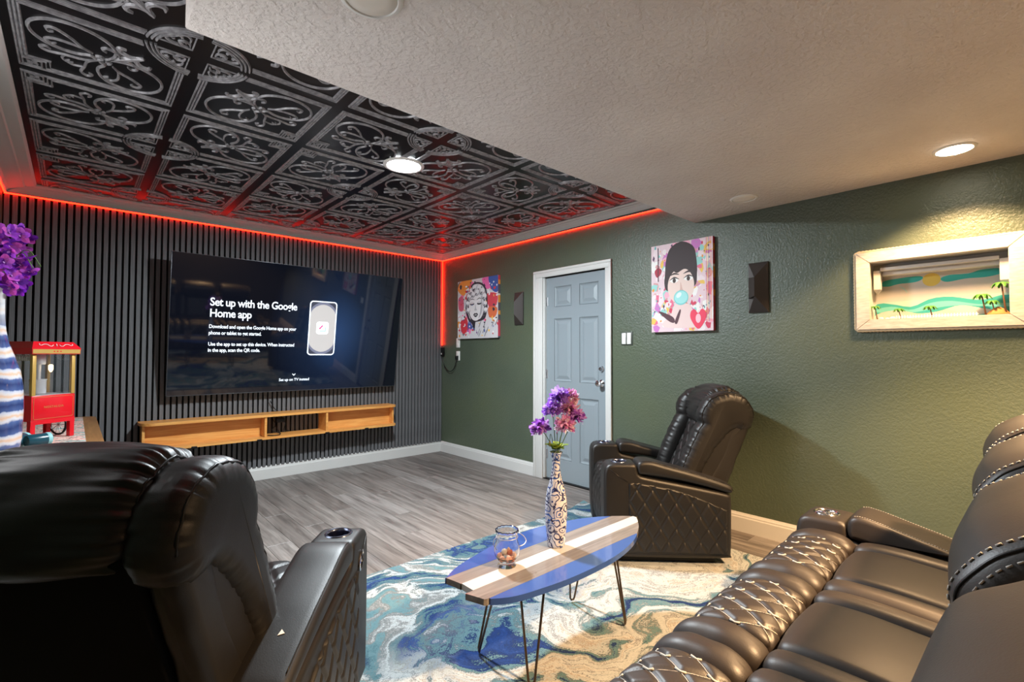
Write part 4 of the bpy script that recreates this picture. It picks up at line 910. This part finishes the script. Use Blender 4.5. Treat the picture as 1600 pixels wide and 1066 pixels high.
# ------------------------------------------------------------------ surfboard table
TZ = .42; st = thing('surfboard_table', 'surfboard-shaped coffee table with blue, grey and white stripes on hairpin legs', 'table', (1.58, 1.40, .0))
far = [(1.035, 1.498), (1.11, 1.542), (1.225, 1.58), (1.4, 1.622), (1.55, 1.638), (1.69, 1.632), (1.88, 1.587), (2.0, 1.532), (2.09, 1.466), (2.135, 1.42)]
near = [(1.041, 1.282), (1.12, 1.232), (1.222, 1.207), (1.405, 1.186), (1.654, 1.191), (1.858, 1.235), (2.0, 1.302), (2.078, 1.354), (2.135, 1.402)]
fx, nx_ = ocrom(far, 8), ocrom(near, 8)
def yf(x): return float(np.interp(x, fx[:, 0], fx[:, 1]))
def yn(x): return float(np.interp(x, nx_[:, 0], nx_[:, 1]))
for ya, yb, x0, m in ((1.497, 1.7, 1.03, BOARDBLUE), (1.423, 1.497, 1.035, GREYWOOD), (1.356, 1.423, 1.052, BOARDWHITE), (1.276, 1.356, 1.03, GREYWOOD), (1.1, 1.276, 1.03, BOARDBLUE)):
    xs = [x for x in np.linspace(x0, 2.134, 110) if min(yf(x), yb) > max(yn(x), ya)+.0005]
    top = [(x-1.58, min(yf(x), yb)-.0004-1.40) for x in xs]; bot = [(x-1.58, max(yn(x), ya)+.0004-1.40) for x in xs]
    if m is GREYWOOD and ya > 1.4: bot[0] = (bot[0][0]+.014, bot[0][1])
    if m is GREYWOOD and ya < 1.3: top[0] = (top[0][0]-.012, top[0][1]); bot[0] = (bot[0][0]+.012, bot[0][1])
    g = G(); g.prism(bot+top[::-1], TZ-.022, TZ); autosmooth(g.make('board_strip', m, st), 30)
ed_ = G(); xs = np.linspace(1.05, 2.13, 60); G
for foot, ang in (((1.262, 1.585), 60), ((1.285, 1.30), -38), ((1.868, 1.600), -20), ((1.887, 1.300), 30)):
    fxp, fyp = foot[0]-1.58, foot[1]-1.40; k = .86; c = Vector((fxp*k, fyp*.62, TZ-.024)); u = Vector((math.cos(math.radians(ang)), math.sin(math.radians(ang)), 0)); f = Vector((fxp, fyp, .011+.008))
    pts = [c+u*.052, f+u*.012+Vector((0, 0, .012)), f+u*.006+Vector((0, 0, .002)), f-u*.006+Vector((0, 0, .002)), f-u*.012+Vector((0, 0, .012)), c-u*.052]
    g = G(); g.tube(pts, .0048, 8); g.bev(c.x-.05, c.x+.05, c.y-.035, c.y+.035, TZ-.026, TZ-.0225, .001); autosmooth(g.make('leg', BRONZE, st), 50)

# ------------------------------------------------------------------ vase, jar, flowers on the table
def m_paisley():
    t = NT('blue and white porcelain', rough=.12, coat=.4); c = t.coord('Object')
    v = t.new('ShaderNodeTexVoronoi', i_Scale=22.0); dn = t.new('ShaderNodeTexNoise', i_Scale=26.0, i_Detail=1); t.link(c, dn.inputs['Vector'])
    sc = t.new('ShaderNodeVectorMath', operation='SCALE'); sc.inputs['Scale'].default_value = .035; t.link(dn.outputs['Color'], sc.inputs[0])
    ad = t.new('ShaderNodeVectorMath', operation='ADD'); t.link(c, ad.inputs[0]); t.link(sc.outputs[0], ad.inputs[1]); t.link(ad.outputs[0], v.inputs['Vector'])
    w = t.math('SINE', t.math('MULTIPLY', v.outputs['Distance'], 22.0))
    f = t.ramp(w, [(.0, (0, 0, 0)), (.44, (0, 0, 0)), (.62, (1, 1, 1))]); f2 = t.ramp(t.noise(c, 60, 2), [(.36, (0, 0, 0)), (.42, (1, 1, 1))])
    col = t.mix(f, L(196, 196, 206), t.ramp(t.noise(c, 14, 2), [(.42, L(24, 30, 84)), (.6, L(54, 92, 168))])); t.color(t.mix(f2, L(40, 44, 84), col)); return t.m
vz = TZ+.0005
va = G().lathe([(.034, 0), (.037, .004), (.040, .03), (.0455, .09), (.0485, .14), (.047, .19), (.040, .235), (.029, .275), (.0205, .31), (.0165, .345), (.0175, .375), (.024, .395), (.0295, .402), (.0285, .404), (.0225, .397), (.0155, .375), (.0145, .345), (.018, .31), (.02, .29)], 40, (1.560, 1.428, vz), cap1=True)
va.V = [(a-1.56, b-1.428, c-vz) for a, b, c in va.V]
vo = autosmooth(va.make('bottle_vase', m_paisley(), loc=(1.560, 1.428, vz)), 50); tag(vo, 'slim blue and white paisley bottle vase standing on the surfboard table', 'vase')
def petal(g, base, u, n, ln, wd, col, curl=.3, ruf=.0, rg=None, m=4):
    """petal strip from base along u, facing n"""
    w = u.cross(n).normalized(); V = []
    for i in range(m+1):
        t_ = i/m; c = base+u*ln*t_+n*(curl*ln*t_*t_); ww = wd*.5*math.sin(PI*(.1+.82*t_))**.8
        rr = (rg.uniform(-1, 1)*ruf if rg is not None else 0)
        V += [c-w*ww+n*(.25*ww+rr), c+n*rr*.4, c+w*ww+n*(.25*ww-rr)]
    for i in range(m):
        for j in (0, 1): g.add([V[3*i+j][:], V[3*i+j+1][:], V[3*i+j+4][:], V[3*i+j+3][:]], [(0, 1, 2, 3)], 0, tuple(min(1, x*(.75+.5*i/m)) for x in col))
def bloom(name, c, r, pal, parent, seed, n=46):
    rg = np.random.default_rng(seed); g = G()
    for k in range(n):
        ph_ = rg.uniform(0, 2*PI); th = math.acos(1-1.55*(k+.5)/n); d = Vector((math.sin(th)*math.cos(ph_), math.sin(th)*math.sin(ph_), math.cos(th)))
        tn = d.orthogonal().normalized(); tn.rotate(Matrix.Rotation(rg.uniform(0, 6), 3, d)) if False else None
        col = L(*pal[rg.integers(len(pal))]); petal(g, Vector(c)+d*r*.15, d, tn, r*rg.uniform(.6, 1.0), r*.42, col, rg.uniform(-.3, .4), r*.10, rg, 3)
    return stuff(g.make(name, PETAL, parent, True, usecol=True))
sc_ = 2.108/751
def off(px_, py_): return R*((px_-868)*sc_)+Vector((0, 0, (857-py_)*sc_))
pals = {'violet': [(186, 136, 232), (206, 160, 244), (226, 196, 250), (156, 96, 206)], 'pink': [(240, 186, 222), (250, 216, 234), (226, 150, 210), (252, 230, 236)], 'deep': [(166, 90, 200), (190, 120, 220), (216, 170, 234)]}
fl = [(873, 629, 11, 'violet', 0, 'tallest violet flower at the top of the table bouquet'), (862, 648, 10, 'violet', -.02, 'violet flower at the upper left of the table bouquet'), (889, 648, 12, 'pink', .02, 'pink-violet flower at the upper right of the table bouquet'), (900, 659, 9, 'deep', -.01, 'deep purple flower at the right edge of the table bouquet'), (880, 671, 11, 'pink', -.04, 'pale pink flower low in the middle of the table bouquet'), (843, 677, 11, 'deep', 0, 'purple flower drooping out to the left of the table bouquet'), (893, 631, 9, 'pink', .045, 'pale pink flower at the back of the table bouquet')]
vb = Vector((1.560, 1.428, vz))
for i, (a, b, r, pl, dep, lb) in enumerate(fl):
    t = thing('cut_flower', lb, 'flower', vb+Vector((0, 0, .33)), 0, 'flowers in the paisley vase'); c = off(a, b)+F*dep-Vector((0, 0, .33))
    bloom('bloom', c, r*sc_*1.5, pals[pl], t, 60+i, 120)
    tp = Vector((c.x*.12, c.y*.12, .068)); G().tube(ocrom([(c.x*.03, c.y*.03, 0), tp[:], (tp+(c-tp)*.5+Vector((0, 0, .015)))[:], c[:]], 4), .0017, 5).make('stem', STEM, t, True)
    if i in (0, 1, 2, 4, 5):
        g = G(); rgx = np.random.default_rng(i); q = Vector((c.x*.2, c.y*.2, .085))
        for k in range(3): an = rgx.uniform(0, 6); petal(g, q, Vector((math.cos(an)*.8, math.sin(an)*.8, rgx.uniform(.3, 1.0))).normalized(), Vector((0, 0, 1)), .062, .034, L(*[(126, 158, 64), (176, 196, 84), (100, 134, 60)][k]), -.3, .001, rgx)
        g.make('leaf', PETAL, t, True, usecol=True)
g = G(); rgx = np.random.default_rng(77); t = thing('wilted_bud', 'yellowing bud and leaves hanging over the vase lip at left', 'flower', vb+Vector((0, 0, .33)), 0, 'flowers in the paisley vase'); c = off(858, 700)-Vector((0, 0, .33))
for k in range(9): petal(g, c+Vector((0, 0, .015)), Vector((rgx.uniform(-.4, .4), rgx.uniform(-.4, .4), -1)).normalized(), R, .03, .014, L(*[(206, 186, 96), (226, 200, 130), (150, 160, 60)][k % 3]), .2, .001, rgx)
stuff(g.make('bloom', PETAL, t, True, usecol=True)); G().tube(ocrom([(0, 0, .02), (c.x*.3, c.y*.3, .085), (c.x*.8, c.y*.8, c.z+.04), tuple(c+Vector((0, 0, .012)))], 4), .0014, 5).make('stem', STEM, t, True)
# jar of shells
jx, jy = 1.272, 1.425
jo = [(.001, .002), (.036, 0), (.037, .004), (.030, .012), (.034, .022), (.047, .040), (.0515, .060), (.048, .080), (.043, .094), (.0405, .104), (.0405, .122), (.0435, .130), (.0455, .137), (.044, .141)]
ji = [(.0425, .138), (.039, .124), (.039, .104), (.0412, .093), (.0455, .079), (.049, .060), (.0445, .041), (.031, .025), (.001, .023)]
jar = G().lathe(jo+ji, 48, cap0=False, cap1=False, scallop=lambda i, a: (.05*math.cos(14*a) if 11 <= i <= 14 else 0))
jt = thing('glass_jar', 'clear glass jar lantern with wire handle holding seashells', 'jar', (jx, jy, vz)); jar.make('glass_body', GLASS, jt, True)
WIRE = simple('pale wire', (206, 204, 210), .3, metal=.6)
G().tube([(.0425*math.cos(a), .0425*math.sin(a), .112) for a in np.linspace(0, 2*PI, 40, endpoint=False)], .0014, 6, closed=True).make('neck_wire', WIRE, jt, True)
hp = [(R*(.041*math.cos(a)+.034*max(0, math.cos(a))) - Vector((F.x, F.y, 0))*(.052*math.sin(a)*.6)+Vector((0, 0, .108-.022*math.sin(a)-.012*max(0, math.cos(a)))))[:] for a in np.linspace(-.9, .9, 18)]
G().tube(hp, .0016, 6).make('wire_handle', WIRE, jt, True)
hp = [(-R*(.040+.014*math.sin(PI*k/14))+Vector((0, 0, .112-.052*k/14)))[:] for k in range(15)]
G().tube(hp, .0015, 6).make('wire_handle', WIRE, jt, True)
rgx = np.random.default_rng(4)
shp = [(196, 120, 84), (226, 170, 140), (150, 84, 56), (236, 214, 190), (206, 140, 110), (232, 190, 160), (120, 70, 48), (222, 160, 130), (214, 176, 140), (236, 220, 200), (180, 100, 70)]
for k in range(11):
    a = k*2.4; rr = .012 if k > 7 else .028; z = .033+(.018 if k > 7 else 0)+.004*(k % 2); rot = Euler((rgx.uniform(0, 6), rgx.uniform(0, 6), rgx.uniform(0, 6))).to_matrix()
    g = G(); prof = [(.001, 0), (.009, .004), (.0105, .010), (.0085, .016), (.005, .022), (.001, .026)]
    g.lathe([(r_, z_-.012) for r_, z_ in prof], 14, cap0=False, cap1=False, scallop=lambda i, a_: .14*math.cos(6*a_+i)); g.xform(rot.to_4x4())
    o = g.make('seashell', simple('shell %d' % k, shp[k], .5), None, True, loc=(jx+rr*math.cos(a), jy+rr*math.sin(a), vz+z)); tag(o, 'small ribbed seashell in the glass jar on the surfboard table', 'seashell', 'seashells in the glass jar')

# ------------------------------------------------------------------ console table at left, vase, popcorn cart
ctb = thing('console_table', 'wooden console table with rounded corners along the left wall', 'table', (-.135, 3.80, 0))
TH = .75; pl = rrect(-.28, .27, -1.0, 1.27, .07, 6); g = G().prism(pl, TH-.035, TH); autosmooth(g.make('table_top', OAKTABLE, ctb))
for sx in (-.23, .21):
    for sy in (-.9, 1.15): autosmooth(G().bev(sx-.03, sx+.03, sy-.03, sy+.03, 0, TH-.035, .004).make('leg', OAKTABLE, ctb))
G().bev(-.24, .22, -.93, 1.18, TH-.12, TH-.035, .003).make('apron', OAKTABLE, ctb)
def m_runner():
    t = NT('painted runner', rough=.85); c = t.coord('Object', scale=(1, 1.6, 1), rot=(0, 0, .6)); n = t.noise(c, 9, 4, .6, 1.6); n2 = t.noise(c, 20, 3, .5, 2.5)
    a = t.ramp(n, [(.30, L(30, 150, 150)), (.40, L(90, 176, 170)), (.45, L(226, 206, 194)), (.54, L(236, 176, 160)), (.62, L(228, 216, 208)), (.72, L(196, 150, 130))])
    t.color(t.mix(t.ramp(n2, [(.38, (1, 1, 1)), (.42, (0, 0, 0)), (.6, (0, 0, 0)), (.63, (.8, .8, .8))]), a, L(42, 40, 52))); return t.m
rn = G().bev(-.36, .058, 2.9, 5.01, TH+.0003, TH+.0028, .001).make('table_runner', m_runner()); tag(rn, 'colourful teal and pink runner lying on the console table', 'table runner')
def m_banded():
    t = NT('banded glaze', rough=.12, coat=.5); c = t.coord('Object'); sp = t.new('ShaderNodeSeparateXYZ'); t.link(c, sp.inputs[0])
    z = t.math('ADD', sp.outputs[2], t.math('MULTIPLY', t.math('SUBTRACT', t.noise(t.coord('Object', scale=(1, 1, .5)), 14, 4, .6), .5), .05))
    f = t.math('FRACT', t.math('MULTIPLY', z, 1/.098)); col = t.ramp(f, [(.0, L(214, 206, 204)), (.10, L(220, 180, 150)), (.2, L(214, 206, 204)), (.3, L(190, 196, 214)), (.36, L(72, 90, 140)), (.62, L(46, 60, 108)), (.84, L(80, 100, 148)), (.93, L(206, 204, 212))])
    top = t.ramp(sp.outputs[2], [(.58, (0, 0, 0)), (.74, (1, 1, 1))]); t.color(t.mix(top, col, L(206, 206, 204))); return t.m
tz = TH+.003
lv = G().lathe([(.072, 0), (.078, .006), (.090, .10), (.0935, .25), (.090, .34), (.080, .41), (.060, .48), (.040, .54), (.029, .60), (.024, .66), (.0225, .74), (.0265, .795), (.028, .80), (.0245, .795), (.019, .74), (.019, .70)], 48)
lvo = autosmooth(lv.make('tall_vase', m_banded(), loc=(-.262, 3.2, tz)), 60); tag(lvo, 'tall long-necked vase with blue and cream bands at the left edge', 'vase')
orng = np.random.default_rng(12); opal = [(140, 40, 190), (170, 70, 210), (110, 30, 170), (196, 90, 206), (206, 80, 186)]
for sidx in range(5):
    t = thing('orchid_spray', 'purple orchid spray in the tall banded vase at the left edge', 'orchid', (-.262, 3.2, tz+.72), 0, 'purple orchid sprays in the banded vase')
    an = [-.6, .1, .8, 2.4, 4.2][sidx]; hx, hy = math.cos(an)*(.085 if sidx < 3 else .07), math.sin(an)*.06
    P_ = ocrom([(0, 0, 0), (hx*.15, hy*.15, .10), (hx*.6, hy*.6, .20+.02*sidx), (hx*1.1, hy*1.1, .24+.02*(sidx % 3)), (hx*1.6, hy*1.6, .17+.02*(sidx % 2))], 6)
    G().tube(P_, .0022, 5).make('stem', STEM, t, True)
    for k in range(11):
        zz_ = .075+.27*((k*5+sidx*3) % 11)/10; rad_ = .115*math.sqrt(max(.1, 1-((zz_-.22)/.19)**2)); aa_ = an+orng.uniform(-.75, .75); q = Vector((math.cos(aa_)*rad_*orng.uniform(.45, 1), math.sin(aa_)*rad_*orng.uniform(.45, 1), zz_)); ax = Vector(orng.uniform(-1, 1, 3))+Vector((.2, -1.0, .1)); ax.normalize(); u0 = ax.orthogonal().normalized(); g = G()
        for j in range(5):
            u = u0.copy(); u.rotate(Matrix.Rotation(2*PI*j/5+.3*orng.uniform(), 3, ax)); petal(g, q, (u+ax*.25).normalized(), ax, orng.uniform(.032, .042), .030, L(*opal[orng.integers(5)]), .15, .002, orng)
        petal(g, q, (ax+u0*.3).normalized(), u0, .014, .010, L(206, 150, 220), .2, 0, orng); g.make('blossom', PETAL, t, True, usecol=True)
    g = G(); petal(g, Vector((0, 0, .06)), Vector((hx*6, hy*6, .6)).normalized(), Vector((0, 0, 1)), .085, .03, L(60, 110, 40), -.3, .001, orng); g.make('leaf', PETAL, t, True, usecol=True)
# popcorn cart
POPRED = NT('red enamel', L(214, 14, 30), .3, coat=.3).m; GOLD = simple('gold paint', (196, 158, 84), .4, metal=.3); KETTLE = NT('kettle aluminium', (.82, .82, .84), .4, .35).m
pc = thing('popcorn_cart', 'small red popcorn cart machine with gold posts on the console table', 'popcorn machine', (-.082, 3.862, tz), math.radians(38)); pw, pd = .115, .20
autosmooth(G().bev(-pw, pw, 0, pd, .11, .255, .006).make('cabinet', POPRED, pc))
G().prism([(-pw+.0, .085), (-pw, .112), (pw, .112), (pw, .085), (pw-.03, .092), (-pw+.03, .092)], .0, .012, axis='y').make('skirt', POPRED, pc)
for x in (-pw+.012, pw-.012):
    for y in (.014, pd-.014): autosmooth(G().bev(x-.013, x+.013, y-.013, y+.013, 0, .115, .003).make('leg', POPRED, pc))
    for y in (.010, pd-.010): autosmooth(G().bev(x-.010, x+.010, y-.009, y+.009, .255, .490, .002).make('corner_post', GOLD, pc))
rf = G(); rf.add([(-pw-.012, -.014, .49), (pw+.012, -.014, .49), (pw+.012, pd+.014, .49), (-pw-.012, pd+.014, .49), (-pw-.014, -.016, .525), (pw+.014, -.016, .525), (pw+.014, pd+.016, .525), (-pw-.014, pd+.016, .525), (-pw+.01, .01, .562), (pw-.01, .01, .562), (pw-.01, pd-.01, .562), (-pw+.01, pd-.01, .562)], [(3, 2, 1, 0), (8, 9, 10, 11)]+[(i, (i+1) % 4, 4+(i+1) % 4, 4+i) for i in range(4)]+[(4+i, 4+(i+1) % 4, 8+(i+1) % 4, 8+i) for i in range(4)]); rfo = rf.make('roof', POPRED, pc)
G().box(-pw-.010, pw+.010, -.0165, -.012, .494, .518).make('gold_band', GOLD, rfo)
for k in (-1, 0, 1): G().lathe([(.004, 0), (.004, .001)], 10).xform(Matrix.Translation((k*.017, -.0165, .506)) @ Matrix.Rotation(PI/2, 4, 'X')).make('rosette', POPRED, rfo)
orn = G()
for s in (1, -1): orn.tube([(s*a, -.0035+.0*a-.0125*(1-(z-.525)/.037)+.002, z) for a, z in ocrom([(.016, .545), (.022, .538), (.034, .537), (.048, .546), (.064, .547), (.078, .541), (.088, .545), (.086, .551)], 5)], .0016, 5)
orn.tube([(0, -.011, .537), (0, -.007, .550)], .0022, 5); orn.make('scroll_ornament', WHITE, rfo, True)
for y0, y1, x0, x1 in ((.004, .006, -pw+.02, pw-.02),): G().box(x0, x1, y0, y1, .256, .489).make('glass_pane', GLASS, pc)
for x in (-pw+.004, pw-.006): G().box(x, x+.002, .02, pd-.02, .256, .489).make('glass_pane', GLASS, pc)
G().box(-pw+.02, pw-.02, .004, pd-.006, .2552, .258).make('tray', KETTLE, pc)
G().box(-pw+.02, pw-.02, pd-.008, pd-.005, .256, .489).make('rear_pane', GLASS, pc)
bd = G()
for k in range(15): bd.tube([(-pw+.028+k*.0122, pd-.012, .486), (-pw+.026+k*.0097, pd-.013, .452)], .0030, 5)
for k in range(12): bd.tube([(-pw+.010, .03+k*.0125, .486), (-pw+.010, .03+k*.0125, .452)], .0030, 5)
bd.make('bead_fringe', WHITE, pc, True)
kt = G().lathe([(.034, .0), (.036, .004), (.036, .075), (.039, .079), (.039, .083), (.034, .083), (.034, .012)], 30, (-.02, .09, .262)); kt.tube([(-.02, .09, .34), (-.02, .09, .43)], .012, 10); autosmooth(kt.make('kettle', KETTLE, pc))
G().lathe([(.03, .43), (.032, .435), (.032, .489)], 24, (-.02, .09, 0)).make('lamp_shade', KETTLE, pc, True)
G().lathe([(.004, .385), (.011, .40), (.011, .425), (.006, .43)], 12, (.015, .05, 0)).make('bulb', NT('bulb glow', (1, .8, .5), .4, emit=(1, .75, .4), estr=1.2).m, pc, True)
for x in (-pw-.004, pw+.004):
    wh = G(); wh.tube([(x, pd*.62+.058*math.cos(a), .062+.058*math.sin(a)) for a in np.linspace(0, 2*PI, 30, endpoint=False)], .006, 6, closed=True)
    wo = wh.make('wheel', DARK, pc, True); sp = G()
    for k in range(10): a = 2*PI*k/10; sp.tube([(x, pd*.62, .062), (x, pd*.62+.055*math.cos(a), .062+.055*math.sin(a))], .0022, 5)
    sp.make('spokes', WHITE, wo, True)
frm = G(); rr_ = rrect(-pw+.012, pw-.012, .122, .245, .008, 3); frm.tube([(a, -.0006, b) for a, b in rr_], .0009, 4, closed=True); frm.make('gold_outline', GOLD, pc, True)
flat_text('lettering', 'NOSTALGIA', .017, 0, .182, pc, GOLD, 'CENTER', y=-.0012, spacing=1.15)
TEAL = simple('dark teal glaze', (24, 70, 84), .25); TEALR = simple('pale teal rim', (140, 196, 200), .5)
for k, (x, y, az, lb) in enumerate(((-.138, 3.60, .5, 'small dark teal tin lying on its side before the popcorn cart'), (-.215, 3.66, 1.0, 'dark teal tin half hidden behind the banded vase'))):
    t = thing('teal_tin', lb, 'tin', (x, y, tz+.034), az); m = Matrix.Rotation(PI/2, 4, 'Y')
    autosmooth(G().lathe([(.028, -.045), (.033, -.03), (.034, .03), (.033, .04)], 28).xform(m).make('tin_body', TEAL, t)); autosmooth(G().lathe([(.0335, .036), (.0345, .040), (.0345, .052), (.031, .055)], 28).xform(m).make('rim', TEALR, t))
bpy.context.view_layer.update(); PF_LOC = Vector((.535, 1.995, 0))+fwd*-.60+Vector((fwd.y, -fwd.x, 0))*.325
hit, hloc, hn, _, _, _ = SC.ray_cast(bpy.context.evaluated_depsgraph_get(), (PF_LOC.x, PF_LOC.y, .75), (0, 0, -1)); PF_LOC = hloc+hn*.0004 if hit else PF_LOC+Vector((0, 0, .53))
pf = G().prism([(0, 0), (.016, .006), (.004, .018)], 0, .0012); fpo = pf.make('paper_fleck', WHITE, None, loc=PF_LOC, rot=hn.to_track_quat('Z', 'Y').to_euler()); tag(fpo, 'tiny white paper fleck on the arm pad of the recliner seen from behind', 'paper scrap')
